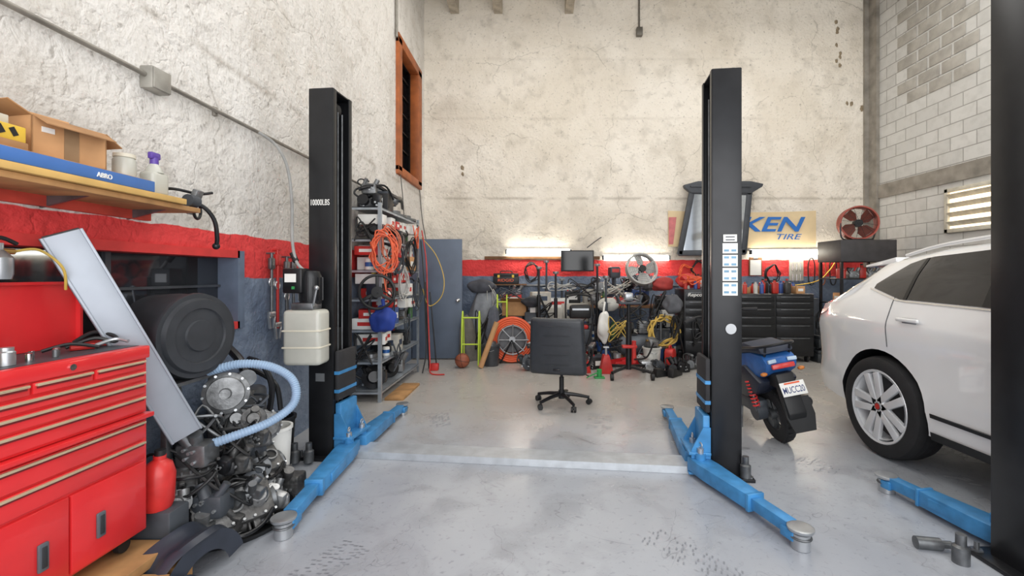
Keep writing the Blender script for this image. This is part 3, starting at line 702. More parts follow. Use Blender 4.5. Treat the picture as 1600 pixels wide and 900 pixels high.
b=B(STEEL); b.lathe([(0,0),(.035,0),(.04,.02),(.04,.08),(.025,.1),(.015,.11),(.015,.135),(0,.135)],(-2.0,1.66,1.385),(0,0,1)); b.m(BRASS); b.cyl((-2.0,1.63,1.49),(-2.0,1.71,1.49),.011); b.m(BLACK); b.tube([(-2.0,1.59,1.50),(-2.0,1.66,1.54),(-2.0,1.72,1.52)],.008); b.m(M((200,170,80),.5)); b.tube([(-2.0,1.71,1.49),(-1.98,1.78,1.50),(-1.95,1.84,1.43),(-1.98,1.88,1.34)],.005)
D(b,'paint_sprayer',None,'steel pressure canister with brass fitting and yellow hose','sprayer')
# ------------------------------------------------------------ pallet + red tool chest
b=B(WOOD)
for k in range(6): b.bb(-2.09,-1.55,1.2+k*.145,1.2+k*.145+.11,.115,.14,.003)
for x in(-2.06,-1.82,-1.6): b.bb(x-.03,x+.03,1.2,2.04,.02,.115,.003)
for k in range(3): b.bb(-2.09,-1.55,1.2+k*.37,1.3+k*.37,0,.02,.002)
D(b,'wooden_pallet',None,'weathered wooden pallet under the red tool cabinet','pallet')
b=B(WOOD); b.bb(-2.08,-1.66,1.3,2.06,.142,.185,.004); D(b,'wooden_board',None,'thick wooden board laid on the pallet','board')
XF=-1.75; y0,y1=1.335,2.02
rc=E('tool_cabinet',(-1.92,1.68,.186),'glossy red rolling tool cabinet with two long drawers and double doors','tool cabinet')
b=B(RED); b.bb(-2.09,XF-.012,y0,y1,.26,.78,.006); b.bb(-2.09,XF+.015,y0-.01,y1+.01,.765,.785,.004); D(b,'body',rc)
for x in(-2.04,-1.82):
    for y in(1.4,1.96): b=B(BLACK); b.cyl((x-.012,y,.218),(x+.012,y,.218),.03); b.m(STEEL); b.box((x,y,.253),(.05,.05,.012)); D(b,'caster',rc)
def drawer(par,ya,yb,za,zb,lock=False):
    b=B(RED); b.bb(XF-.014,XF,ya,yb,za,zb,.004); d=D(b,'drawer',par)
    b=B(GOLD); b.box((XF+.004,(ya+yb)/2,zb-.008),(.014,yb-ya-.012,.010),bev=.003); b.m(M((120,30,32),.5)); b.box((XF+.001,(ya+yb)/2,zb-.018),(.004,yb-ya-.02,.006)); D(b,'handle',d)
drawer(rc,y0+.02,y1-.02,.675,.755); drawer(rc,y0+.02,y1-.02,.585,.665)
for ya,yb,yh in((y0+.02,1.673,1.58),(1.681,y1-.02,1.79)):
    b=B(RED); b.bb(XF-.014,XF+.002,ya,yb,.275,.573,.005); d=D(b,'door',rc)
    b=B(M((105,112,120),.4,.4)); b.box((XF+.006,yh,.405),(.012,.035,.1),bev=.006); b.m(M((45,48,52),.5)); b.box((XF+.011,yh,.405),(.008,.018,.075),bev=.003); D(b,'handle',d)
tc=E('tool_chest',(-1.92,1.68,.787),'glossy red top tool chest with its lid raised','tool chest')
b=B(RED); b.bb(-2.08,XF-.012,y0,y1,.787,1.06,.006); b.bb(-2.08,XF+.004,y0,y1,1.03,1.085,.006); b.m(DKGREY); b.bb(-2.06,XF-.03,y0+.02,y1-.02,1.083,1.087); D(b,'body',tc)
drawer(tc,y0+.02,1.545,.985,1.025);drawer(tc,1.555,1.765,.985,1.025); drawer(tc,1.775,y1-.02,.985,1.025)
drawer(tc,y0+.02,y1-.02,.935,.975);drawer(tc,y0+.02,y1-.02,.875,.925);drawer(tc,y0+.02,y1-.02,.80,.865)
b=B(RED); b.bb(-2.095,-2.07,y0,y1,1.087,1.37); b.bb(-2.095,-2.05,y1-.012,y1,1.09,1.37); b.bb(-2.095,-2.05,y0,y1,1.36,1.372); D(b,'lid',tc)
b=B(CHROME); b.cyl((XF+.004,1.68,1.055),(XF+.01,1.68,1.055),.012); D(b,'lock',tc)
# ------------------------------------------------------------ small prototypes
def proto_can(col,loc,label,h=.19,r=.033,cat='spray can'):
    b=B(col); b.lathe([(0,0),(r,0),(r,h*.78),(r*.8,h*.84),(r*.5,h*.86),(r*.5,h),(0,h)],loc,(0,0,1),18); b.m(STEEL); b.torus((loc[0],loc[1],loc[2]+h*.78),(0,0,1),r*.97,.002,18,4); return D(b,'spray_can',None,label,cat)
def proto_bottle(col,cap,loc,label,h=.24):
    b=B(col); b.box((loc[0],loc[1],loc[2]+h*.38),(.1,.06,h*.76),bev=.015); b.lathe([(.03,0),(.018,.03),(.018,.04),(0,.04)],(loc[0]-.01,loc[1],loc[2]+h*.74),(0,0,1),14)
    o=D(b,'oil_bottle',None,label,'bottle'); b=B(cap); b.cyl((loc[0]-.01,loc[1],loc[2]+h*.9),(loc[0]-.01,loc[1],loc[2]+h),.02,seg=14); D(b,'cap',o); return o
def proto_carton(col,loc,d,label,stripe=None):
    b=B(col); b.box((loc[0],loc[1],loc[2]+d[2]/2),d,bev=.003)
    b.m(stripe or PAPER); b.box((loc[0]+.0,loc[1]-d[1]/2,loc[2]+d[2]*.5),(d[0]*.6,.002,d[2]*.35)); b.box((loc[0]+d[0]/2,loc[1],loc[2]+d[2]*.5),(.002,d[1]*.6,d[2]*.35)); return D(b,'parts_carton',None,label,'box')
def proto_rotor(loc):
    b=B(DSTEEL); b.lathe([(.03,0),(.14,0),(.14,.022),(.085,.022),(.08,.06),(.03,.06),(.03,0)],loc,(0,0,1),32)
    return D(b,'brake_disc',None,'worn bare metal brake disc','brake disc')
def proto_alt(loc):
    b=B(ALU2); x,y,z=loc; b.lathe([(0,0),(.05,0),(.07,.02),(.07,.10),(.05,.13),(.015,.13),(.015,.17),(0,.17)],(x-.08,y,z+.075),(1,0,0),22)
    for k in range(9):
        a=k*2*math.pi/9; b.box((x-.02,y+.071*math.cos(a),z+.075+.071*math.sin(a)),(.09,.012,.008),(a,0,0))
    b.m(DSTEEL); b.cyl((x+.07,y,z+.075),(x+.09,y,z+.075),.03); b.box((x-.02,y+.07,z+.03),(.05,.04,.05),bev=.006); b.m(BRASS); b.cyl((x-.07,y,z+.11),(x-.1,y,z+.11),.012)
    return D(b,'alternator',None,'used aluminium alternator with pulley','car part')
def proto_hub(loc):
    b=B(M((96,90,84),.6,.5,.5)); x,y,z=loc; b.lathe([(0,0),(.06,0),(.06,.05),(.035,.06),(.035,.12),(.015,.12),(.015,.16),(0,.16)],(x,y,z),(0,0,1),20); b.box((x+.06,y,z+.03),(.08,.05,.04),bev=.01); b.box((x-.05,y+.04,z+.04),(.05,.07,.05),bev=.01); b.cyl((x-.07,y+.05,z+.04),(x-.07,y+.05,z+.12),.014)
    return D(b,'wheel_hub',None,'greasy dark steel wheel hub assembly','car part')
def proto_case(col,loc,w=.4,d=.2,h=.17,label='plastic tool case with carry handle'):
    x,y,z=loc; b=B(col); b.box((x,y,z+h*.35),(w,d,h*.7),bev=.012); b.box((x,y,z+h*.82),(w*.96,d*.96,h*.3),bev=.015)
    o=D(b,'tool_box',None,label,'tool box'); b=B(BLACK); b.tube([(x-w*.22,y,z+h*.95),(x-w*.2,y,z+h*1.15),(x+w*.2,y,z+h*1.15),(x+w*.22,y,z+h*.95)],.009); D(b,'handle',o)
    for s in(-.28,.28): b=B(YEL); b.box((x+w*s,y-d/2,z+h*.7),(.04,.012,.05),bev=.003); D(b,'latch',o)
    return o
def proto_filter(loc):
    b=B(WHITE); b.lathe([(0,0),(.04,0),(.042,.01),(.042,.085),(.038,.1),(0,.1)],loc,(0,0,1),20); b.m(BLUEP); b.lathe([(.0425,.03),(.0425,.07)],loc,(0,0,1),20); return D(b,'oil_filter',None,'white and blue canister oil filter','oil filter')
def proto_part(loc,sd,s=1,mats=None):
    b=B(random.choice(mats or (DSTEEL,ALU2,BLACKM,ALU,DKGREY))); x,y,z=loc; rs=random.Random(sd); ty=sd%3
    if ty==0: b.box((x,y,z+.06*s),(.16*s,.12*s,.12*s),bev=.02)
    elif ty==1: b.lathe([(0,0),(.05*s,0),(.06*s,.02*s),(.06*s,.05*s),(.085*s,.055*s),(.085*s,.07*s),(.05*s,.08*s),(.04*s,.13*s),(0,.13*s)],(x-.02*s,y+.03*s,z+.075*s),(.5,-.8,.25),20)
    else: b.box((x,y,z+.045*s),(.2*s,.08*s,.09*s),(0,0,.5),bev=.02); b.cyl((x-.04*s,y,z+.05*s),(x-.04*s,y-.09*s,z+.07*s),.045*s); b.box((x+.06*s,y-.02*s,z+.08*s),(.07*s,.06*s,.1*s),(.2,.3,0),bev=.012)
    for k in range(3):
        c=V((x+rs.uniform(-.06,.06)*s,y+rs.uniform(-.04,.04)*s,z+.1*s)); b.cyl(c,c+V((rs.uniform(-.05,.05),rs.uniform(-.05,.05),.07))*s,rs.uniform(.015,.035)*s,seg=14)
    b.m(STEEL)
    for k in range(5): c=V((x+rs.uniform(-.07,.07)*s,y-.06*s,z+rs.uniform(.02,.1)*s)); b.cyl(c,c+V((0,-.012,0)),.009*s,seg=6)
    b.m(BLACK); b.tube([(x-.06*s,y-.05*s,z+.08*s),(x-.11*s,y-.07*s,z+.12*s),(x-.09*s,y-.02*s,z+.17*s),(x,y,z+.15*s)],.008*s)
    return D(b,'engine_part',None,'greasy cast metal engine component with fittings','car part')
def proto_jerry(col,loc,label):
    x,y,z=loc; b=B(col); b.prism([(-.12,0),(.12,0),(.12,.26),(.06,.33),(-.08,.33),(-.12,.28)],.14,MX.Translation((x,y+.07,z))@MX.Rotation(R(90),4,'X'),.02); b.tube([(x-.07,y,z+.32),(x-.06,y,z+.37),(x+.03,y,z+.37),(x+.04,y,z+.32)],.012)
    o=D(b,'fuel_can',None,label,'fuel can'); b=B(BLACK); b.cyl((x+.09,y,z+.29),(x+.13,y,z+.34),.025); D(b,'cap',o); return o
def proto_bucket(col,loc,label):
    x,y,z=loc; b=B(col); b.lathe([(0,0),(.11,0),(.135,.30),(.145,.30),(.145,.32),(.125,.32),(.1,.02),(0,.02)],loc,(0,0,1),26); b.m(STEEL); b.tube([(x-.14,y,z+.3),(x,y-.15,z+.24),(x+.14,y,z+.3)],.004); return D(b,'plastic_bucket',None,label,'bucket')
def proto_battery(loc):
    x,y,z=loc; b=B(BLACK); b.box((x,y,z+.085),(.24,.17,.17),bev=.008); b.m(DKGREY); b.box((x,y,z+.18),(.23,.16,.025),bev=.005); b.m(REDD); b.cyl((x-.08,y-.04,z+.19),(x-.08,y-.04,z+.215),.012); b.m(STEEL); b.cyl((x+.08,y-.04,z+.19),(x+.08,y-.04,z+.215),.012); b.m(PAPER); b.box((x,y-.086,z+.09),(.14,.002,.07)); return D(b,'car_battery',None,'black car battery with white label','battery')
def tangle(c,d,n,r,mat,name,label,cat,sd,grp=None):
    rs=random.Random(sd); b=B(mat); pts=[]
    for k in range(n):
        a=k*2.1+rs.uniform(-.5,.5); q=rs.uniform(.5,1); pts.append((c[0]+d[0]*q*math.cos(a),c[1]+d[1]*q*math.sin(a)*.7,c[2]+d[2]*q*math.sin(a*1.3+1)))
    b.tube(pts,r,7,False,6); return D(b,name,None,label,cat,grp)
# ------------------------------------------------------------ metal rack on left wall
GALV=M((170,178,186),.4,.5,.25)
rk=E('storage_rack',(-1.9,5.71,0),'galvanized steel storage rack crammed with car parts','storage rack')
rx0,rx1,ry0,ry1=-2.08,-1.72,4.92,6.5
RZ=[.12,.45,.80,1.14,1.46,1.80,2.15]
for x in(rx0,rx1):
    for y in(ry0,ry1):
        b=B(GALV); sx_=1 if x==rx0 else -1; sy_=1 if y==ry0 else -1
        b.bb(min(x,x+sx_*.035),max(x,x+sx_*.035),y-.0015,y+.0015,0,2.2); b.bb(x-.0015,x+.0015,min(y,y+sy_*.035),max(y,y+sy_*.035),0,2.2)
        D(b,'post',rk)
for z in RZ:
    b=B(GALV); b.bb(rx0,rx1,ry0,ry1,z-.006,z); b.bb(rx1-.003,rx1,ry0,ry1,z-.03,z,.001); b.bb(rx0,rx1,ry0,ry0+.003,z-.03,z); D(b,'shelf',rk)
kinds=[]
kinds.append((proto_carton(WHITE,(-1.9,5.02,RZ[2]),(.3,.15,.12),'white parts carton with printed panel on the rack',REDD),.16))
kinds.append((proto_carton(CARD,(-1.9,5.22,RZ[2]),(.28,.2,.16),'brown parts carton on the rack'),.21))
kinds.append((proto_carton(REDD,(-1.9,5.42,RZ[2]),(.27,.14,.1),'red parts carton on the rack'),.15))
kinds.append((proto_carton(M((60,90,150),.6),(-1.9,5.60,RZ[2]),(.28,.16,.2),'blue parts carton on the rack'),.17))
kinds.append((proto_alt((-1.9,5.82,RZ[2])),.17))
kinds.append((proto_hub((-1.9,6.0,RZ[2])),.2))
kinds.append((proto_part((-1.9,6.2,RZ[2]),3),.2))
kinds.append((proto_can(M((70,110,70),.4),(-1.8,6.33,RZ[2]),'green spray can on the rack'),.08))
kinds.append((proto_bottle(M((40,44,60),.4),YEL,(-1.85,6.43,RZ[2]),'dark plastic oil bottle on the rack'),.1))
kinds.append((proto_rotor((-1.9,5.1,RZ[1])),.29))
kinds.append((proto_filter((-1.8,5.32,RZ[1])),.09))
kinds.append((proto_part((-1.9,5.5,RZ[1]),8),.2))
kinds.append((proto_carton(M((200,196,186),.7),(-1.9,5.72,RZ[1]),(.3,.2,.2),'pale grey parts carton on the rack',NAVY),.21))
kinds.append((proto_part((-1.9,5.95,RZ[1]),4),.2))
kinds.append((proto_battery((-1.9,6.2,RZ[1])),.2))
for o,_ in kinds: o['group']='car parts on the steel rack'
def fill(z,ya,yb,xc,ks,grp,axis='y',xj=.03,s=(1,1),gap=.006):
    y=ya; 
    while y<yb:
        o,w=random.choice(ks); q=random.uniform(*s); w=w*q
        if y+w>yb: break
        c=(xc+random.uniform(-xj,xj),y+w/2,z) if axis=='y' else (y+w/2,xc+random.uniform(-xj,xj),z)
        dup(o,c,random.choice((0,0,math.pi,.15,-.15)),q,None,grp); y+=w+gap
G1='car parts on the steel rack'
DRK=[kinds[i] for i in(4,5,6,9,11,13,14)]
MIX=[kinds[i] for i in(0,2,4,5,6,7,8,11,6,1,13,10)]
SM=[kinds[i] for i in(0,2,10,2,0)]
fill(RZ[0],4.93,6.49,-1.88,DRK,G1,s=(1.3,1.6))
fill(RZ[1],6.3,6.49,-1.9,[kinds[i] for i in(4,6)],G1)
fill(RZ[1]+.17,5.0,5.6,-1.9,SM,G1)
fill(RZ[2]+.12,4.95,5.3,-1.88,[kinds[i] for i in(0,2)],G1,s=(.95,.95)); fill(RZ[2]+.2,5.52,5.7,-1.9,[kinds[2]],G1); fill(RZ[2]+.17,5.8,6.3,-1.88,SM,G1)
for zi in (3,4,5):
    fill(RZ[zi],4.93,6.49,-1.86,MIX,G1,s=(1.1,1.3)); fill(RZ[zi]+.165,4.95,6.45,-1.88,SM,G1,s=(.9,1.0),gap=.03)
fill(RZ[6],4.93,6.49,-1.88,DRK,G1,s=(1.1,1.4)); fill(RZ[6]+.17,5.0,6.3,-1.92,[kinds[i] for i in(4,6,11)],G1,gap=.12)
b=B(BLACKM); b.tube([(-2.0,5.0,2.36),(-1.85,5.1,2.42),(-1.75,5.5,2.36),(-1.8,5.9,2.4),(-1.9,6.3,2.34)],.022); b.tube([(-1.95,4.95,2.36),(-1.78,5.2,2.44),(-1.72,5.35,2.3)],.012); D(b,'hose_bundle',None,'black rubber hoses piled on top of the steel rack','hose')
def coil(c,ax,Rr,r,n,mat,name,label,cat,sq=1.15,jit=.03,tail=None,grp=None,par=None):
    b=B(mat); ax=V(ax).normalized(); q=V((0,0,1)).rotation_difference(ax); c=V(c); pts=[]
    for k in range(n*10):
        a=k*2*math.pi/10; rr=Rr*(1+random.uniform(-jit,jit)*2); off=ax*(k/(n*10)-.5)*.06*(n/5)
        v=q@V((rr*math.cos(a),rr*math.sin(a),0)); v.z*=sq; pts.append(c+v+off)
    if tail: pts+= [V(p) for p in tail]
    b.tube(pts,r,7,False,3); return D(b,name,par,label,cat,grp)
coil((-1.67,4.86,1.66),(.4,-1,0),.12,.007,8,ORANGE,'extension_cord','orange extension cord coiled on the rack post','cord',1.7,.16,[(-1.66,4.84,1.4),(-1.62,4.86,1.1)])
coil((-1.63,4.98,1.76),(.6,-1,0),.10,.006,5,M((210,120,90),.5),'extension_cord','faded orange cord looped on the rack','cord',1.8,.12,[(-1.64,4.9,1.5),(-1.66,4.9,1.2)])
coil((-1.66,5.3,1.62),(1,-.3,0),.12,.009,4,DKGREY,'cable_coil','dark grey cable coiled on the rack','cable',1.5,.1)
coil((-1.68,4.84,1.05),(.3,-1,0),.12,.006,3,BLACK,'cable_coil','thin black cable hanging on the rack','cable',1.6,.1)
coil((-1.67,5.6,1.3),(1,-.2,0),.11,.007,4,M((200,200,196),.5),'cable_coil','white cable coil hanging on the rack','cable',1.7,.12)
coil((-1.66,5.9,1.65),(1,-.2,0),.12,.008,4,BLACK,'cable_coil','black cable coil hanging on the rack','cable',1.8,.12)
coil((-1.66,6.2,1.15),(1,-.2,0),.11,.007,4,DKGREY,'cable_coil','grey cable coil hanging low on the rack','cable',1.8,.12)
tangle((-1.68,5.05,1.45),(.04,.15,.3),12,.006,BLACK,'wiring_harness','black wiring harness dangling from the rack','cable',3)
tangle((-1.68,5.8,.7),(.03,.2,.25),12,.006,DKGREY,'wiring_harness','grey wiring harness dangling from the rack','cable',5)
tangle((-1.68,6.2,1.9),(.03,.2,.2),10,.006,ORANGE,'wiring_harness','orange wires dangling from the rack','cable',6)
tangle((-1.9,4.88,1.9),(.14,.03,.2),12,.008,BLACK,'wiring_harness','black wires dangling at the rack end','cable',8)
tangle((-1.9,4.87,.6),(.14,.03,.25),14,.009,BLACK,'wiring_harness','black hoses hanging at the rack end','cable',9)
tangle((-1.68,5.4,.4),(.03,.25,.2),14,.008,DKGREY,'wiring_harness','grey hoses spilling from the lower rack shelf','cable',10)
b=B(BLACK); c=(-1.72,4.80,1.22); b.torus(c,(.35,-1,0),.18,.016); b.cyl((c[0],c[1]+.02,c[2]),(c[0]+.012,c[1]-.03,c[2]),.06)
for a in(R(90),R(210),R(330)): b.box((c[0]+.09*math.cos(a),c[1],c[2]+.09*math.sin(a)),(.17,.02,.035),(0,-a,.3),bev=.006)
D(b,'steering_wheel',None,'black three-spoke steering wheel hanging on the rack','steering wheel')
b=B(M((36,64,150),.7,0,.3,6)); b.lump((-1.66,4.84,.93),(.14,.09,.14),.22,5,4); b.tube([(-1.66,4.84,1.05),(-1.68,4.86,1.14)],.02); D(b,'cloth_bag',None,'bright blue cloth bag hanging from the rack','bag')
b=B(REDD); b.tube([(-1.68,6.5,2.05),(-1.62,6.52,1.6),(-1.6,6.5,1.1),(-1.58,6.5,.6),(-1.55,6.45,.15),(-1.5,6.3,.02),(-1.3,6.25,.015)],.009); D(b,'air_hose',None,'red air hose trailing down the rack to the floor','hose')
b=B(M((214,180,84),.5)); b.tube([(-1.7,6.55,1.95),(-1.5,6.6,1.7),(-1.38,6.6,1.35),(-1.42,6.6,1.08),(-1.6,6.6,.95),(-1.68,6.55,1.2)],.007); D(b,'air_hose',None,'yellow air hose looped beside the rack','hose')
b=B(BLACK); b.tube([(-1.68,6.45,1.9),(-1.62,6.4,1.3),(-1.6,6.4,.7),(-1.58,6.35,.3),(-1.62,6.3,.02)],.009); D(b,'cable',None,'black cable hanging down the rack','cable')
b=B(BLACKM); b.tube([(-1.6,6.62,.02),(-1.66,6.62,1.3)],.014,8,False,1); b.tube([(-1.5,6.66,.02),(-1.6,6.66,1.15)],.01,8,False,1); b.m(REDD); b.box((-1.52,6.6,.05),(.12,.1,.1),bev=.01); D(b,'floor_tool',None,'long handled tools standing beside the rack','tool')
b=B(WOOD); b.bb(-1.71,-1.5,5.0,5.7,.0,.03,.003); D(b,'wooden_board',None,'loose wooden board on the floor by the rack','board')
for i,(y,z,l,cc) in enumerate(((3.47,1.57,.5,STEEL),(3.55,1.6,.62,REDD),(3.68,1.55,.72,DSTEEL),(3.78,1.55,.55,STEEL))):
    b=B(cc if i==1 else DSTEEL); x=XL+.04
    b.cyl((XL,y,z+.0),(x+.02,y,z),.007); b.cyl((x,y,z),(x,y,z-l),.011); b.box((x,y,z-.08),(.03,.06,.09),bev=.01)
    b.m(STEEL); b.box((x,y,z-l+.03),(.03,.08,.04),bev=.008); b.box((x,y-.03,z-l-.03),(.02,.015,.11),(R(10),0,0),bev=.004); b.box((x,y+.03,z-l-.03),(.02,.015,.11),(R(-10),0,0),bev=.004)
    b.torus((x,y,z-l*.45),(1,0,0),.03,.006,18,6)
    D(b,'bearing_puller',None,'steel hand tool with jaws hanging on the wall','hand tool','hand tools hung on the side wall')
# ------------------------------------------------------------ leaning channel, drum, stand, engine pile
a=V((-1.99,1.87,1.575)); c=V((-1.765,2.25,.60)); d=(c-a); L=d.length; dn=d.normalized(); nx=V((.75,-.66,0)); nx=(nx-dn*nx.dot(dn)).normalized(); sd=dn.cross(nx)
mt=MX(((dn.x,sd.x,nx.x,a.x),(dn.y,sd.y,nx.y,a.y),(dn.z,sd.z,nx.z,a.z),(0,0,0,1)))
PL=M((164,171,181),.45,.35,.12,5)
TS.append(mt); b=B(PL); b.box((L/2,0,0),(L,.135,.05),bev=.003)
for s in(-1,1): b.box((L/2,s*.062,.027),(L,.010,.008),bev=.002)
b.m(M((120,126,136),.5,.2)); b.bb(0,L,.064,.069,-.024,.024)
b.m(BLACK); b.box((-.002,0,0),(.006,.115,.035))
D(b,'aluminum_channel',None,'long silver grey metal channel leaning against the wall','metal channel'); TS.pop()
b=B(M((58,61,66),.5,.2,.25,8)); b.lathe([(0,.02),(.08,.02),(.085,.01),(.14,.01),(.145,.02),(.19,.02),(.2,.0),(.222,.0),(.226,-.02),(.218,-.05),(.222,-.14),(.215,-.27),(0,-.27)],(-1.80,2.38,1.08),(1,-.2,0),44)
D(b,'steel_drum',None,'black round steel drum lying on its side by the window','drum')
b=B(DSTEEL)
for x in(-2.06,-1.86):
    for y in(2.24,2.56): b.box((x,y,.42),(.03,.03,.84),bev=.003)
b.box((-1.96,2.4,.835),(.24,.36,.02),bev=.003); b.box((-1.96,2.4,.3),(.24,.36,.02),bev=.003)
D(b,'steel_stand',None,'bare steel stand holding the black drum','stand')
b=B(BLACK); b.lathe([(0,.004),(.30,.004),(.32,.03),(.33,.03),(.31,0),(0,0)],(-1.75,2.56,0),(0,0,1),40); D(b,'drip_tray',None,'round black drip tray under the engine block','drip tray')
EB=M((112,112,112),.45,.6,.6,14,.5,30)
def engine(c,rz,label,s=1,tilt=35):
    TS.append(MX.Translation(c)@MX.Rotation(rz,4,'Z')@MX.Rotation(R(tilt),4,'X')@MX.Scale(s,4))
    b=B(EB); b.box((0,0,.14),(.44,.24,.22),bev=.02)
    for k in range(3):
        x=-.14+k*.14; b.m(ALU2); b.lathe([(.052,-.02),(.05,.02),(.038,.02),(.038,-.03),(0,-.03)],(x,0,.255),(0,0,1),26); b.m(BLACK); b.cyl((x,0,.24),(x,0,.262),.036); b.m(ALU2)
        b.lathe([(.045,0),(.045,.03),(.03,.03),(.03,-.02),(0,-.02)],(x+.03,-.12,.12),(0,-1,0),24); b.m(BLACK); b.cyl((x+.03,-.12,.12),(x+.03,-.14,.12),.028); b.m(EB)
        b.box((x+.07,-.14,.1),(.012,.05,.2),bev=.003); b.box((x-.03,-.14,.2),(.04,.06,.03),bev=.006); b.box((x-.02,-.13,.05),(.05,.05,.04),(.3,.2,0),bev=.006)
    b.m(STEEL)
    for k in range(8):
        x=-.21+k*.06
        for yy in(-.105,.105): b.cyl((x,yy,.245),(x,yy,.268),.009,seg=6)
    b.m(DSTEEL); b.lathe([(0,0),(.09,0),(.1,.03),(.06,.06),(0,.06)],(.22,0,.12),(1,0,0),26); b.m(BLACKM); b.tube([(-.2,-.14,.22),(-.26,-.2,.2),(-.24,-.22,.08),(-.16,-.18,.04)],.02); b.tube([(-.1,-.15,.26),(0,-.2,.28),(.12,-.17,.25),(.2,-.1,.26)],.012); b.tube([(-.15,-.15,.05),(0,-.19,.03),(.1,-.18,.08),(.18,-.15,.02)],.01)
    b.m(BRASS); b.cyl((.1,-.13,.06),(.1,-.17,.06),.015)
    o=D(b,'engine_block',None,label,'engine block'); TS.pop(); return o
engine((-1.74,2.48,.04),R(52),'greasy aluminium engine block with open bores on the floor',.85,50)
engine((-1.84,2.78,.10),R(60),'smaller aluminium cylinder head piled behind the engine block',.8)
engine((-1.84,2.34,.28),R(40),'small greasy cylinder head on top of the parts pile',.6,20)
def gearbox(c,ax,s,label,m1=ALU2):
    b=B(m1); c=V(c); axv=V(ax).normalized()
    b.lathe([(0,0),(.03*s,0),(.035*s,.03*s),(.10*s,.035*s),(.105*s,.05*s),(.13*s,.06*s),(.13*s,.08*s),(.12*s,.085*s),(.11*s,.16*s),(.07*s,.22*s),(.04*s,.3*s),(0,.3*s)],c,-axv,30)
    q=V((0,0,1)).rotation_difference(axv)
    for k in range(10):
        a=k*2*math.pi/10; p=c-axv*.05*s+q@V((.122*s*math.cos(a),.122*s*math.sin(a),0)); b.m(STEEL); b.cyl(p,p+axv*.012,.009*s,seg=6); b.m(m1)
        p2=c-axv*.13*s+q@V((.10*s*math.cos(a),.10*s*math.sin(a),0)); b.tube([p-axv*.03*s,p2-axv*.03],.009*s,6,False,1)
    return D(b,'gearbox_housing',None,label,'gearbox')
gearbox((-1.76,2.52,.73),(.45,-.85,.1),.9,'round ribbed aluminium gearbox housing on the parts pile')
gearbox((-1.86,2.8,.52),(.3,-.9,.3),.9,'dark cast gearbox housing on the parts pile',DSTEEL)
gearbox((-1.70,2.82,.46),(.7,-.6,.3),.75,'small aluminium housing leaning on the parts pile',ALU2)
gearbox((-1.62,2.40,.20),(.5,-.9,.1),.6,'small cast housing on the drip tray',EB)
mf=B(BLACKM); mf.tube([(-1.98,2.85,.95),(-1.85,2.8,.85),(-1.8,2.75,.72),(-1.85,2.75,.6)],.025); mf.tube([(-1.9,2.95,.85),(-1.78,2.9,.82),(-1.72,2.9,.68),(-1.74,2.9,.5)],.018); mf.tube([(-2.0,3.0,.8),(-1.85,3.0,.74),(-1.75,3.0,.66),(-1.72,3.0,.5)],.016); mf.m(DSTEEL); mf.box((-1.94,2.9,.52),(.24,.28,.3),bev=.04); mf.cyl((-1.85,2.8,.75),(-1.75,2.7,.78),.05)
D(mf,'intake_manifold',None,'black pipes and casting stacked against the wall','car part')
b=B(DKGREY); b.box((-1.96,2.72,.18),(.24,.3,.36),bev=.02); D(b,'parts_crate',None,'dark grey crate under the stacked castings','crate')
random.seed(21)
for i,(x,y,z) in enumerate(((-1.86,2.5,.312),(-1.95,2.36,.312),(-1.60,2.52,.03),(-1.62,2.72,.03),(-1.55,2.62,.03),(-1.82,2.30,.03),(-1.76,2.62,.50),(-1.68,2.66,.38),(-1.72,2.26,.03),(-1.9,2.5,.86),(-1.64,2.38,.03),(-1.68,2.32,.16),(-1.62,2.54,.16),(-1.68,2.48,.30),(-1.76,2.32,.42),(-1.64,2.64,.20),(-1.72,2.40,.32),(-1.74,2.7,.28),(-1.8,2.24,.2),(-1.58,2.46,.14),(-1.60,2.9,.0),(-1.66,2.62,.5))):
    o=proto_part((x,y,z),i*7+1,.75+.25*(i%3)/2,(DSTEEL,EB,BLACKM,ALU2,DKGREY,ALU)); o['group']='engine parts on the floor pile'
for i,(c_,m_) in enumerate((((-1.7,2.5,.5),BLACK),((-1.75,2.7,.6),DKGREY),((-1.64,2.6,.3),BLACK),((-1.8,2.4,.62),DSTEEL),((-1.64,2.42,.25),BLACK),((-1.74,2.32,.4),BLACK))):
    tangle(c_,(.14,.16,.12),11,.008,m_,'rubber_hose','thin black hoses tangled in the engine parts','hose',40+i,'hoses in the engine pile')
b=B(M((146,172,200),.45,0,.12)); hp=cr([(-1.88,2.36,.56),(-1.76,2.34,.51),(-1.60,2.38,.55),(-1.46,2.46,.60),(-1.38,2.54,.68),(-1.40,2.56,.80),(-1.52,2.55,.88),(-1.68,2.52,.90),(-1.84,2.50,.86)],12)
b.tube(hp,.022,12,False,1)
for i in range(1,len(hp)-1):
    b.torus(hp[i],hp[i+1]-hp[i-1],.022,.003,12,5)
D(b,'exhaust_hose',None,'pale blue corrugated exhaust hose draped over the engine parts','hose')
b=B(WHITE); b.lathe([(0,0),(.085,0),(.105,.36),(.112,.36),(.112,.38),(.098,.38),(.08,.01),(0,.01)],(-1.78,3.03,0),(0,0,1),30); b.m(STEEL); b.tube([(-1.89,3.03,.36),(-1.80,2.91,.30),(-1.67,3.03,.36)],.004)
D(b,'plastic_bucket',None,'white plastic bucket standing beside the engine parts','bucket')
b=B(BLACK); b.lathe([(0,0),(.10,0),(.12,.34),(.13,.34),(.13,.36),(.11,.36),(.095,.01),(0,.01)],(-1.92,3.30,0),(0,0,1),30); D(b,'plastic_bucket',None,'black plastic bucket standing by the lift column','bucket')
b=B(DKGREY); b.box((-1.80,2.13,.15),(.2,.12,.30),bev=.01); D(b,'plastic_bin',None,'dark plastic bin beside the tool cabinet','bin')
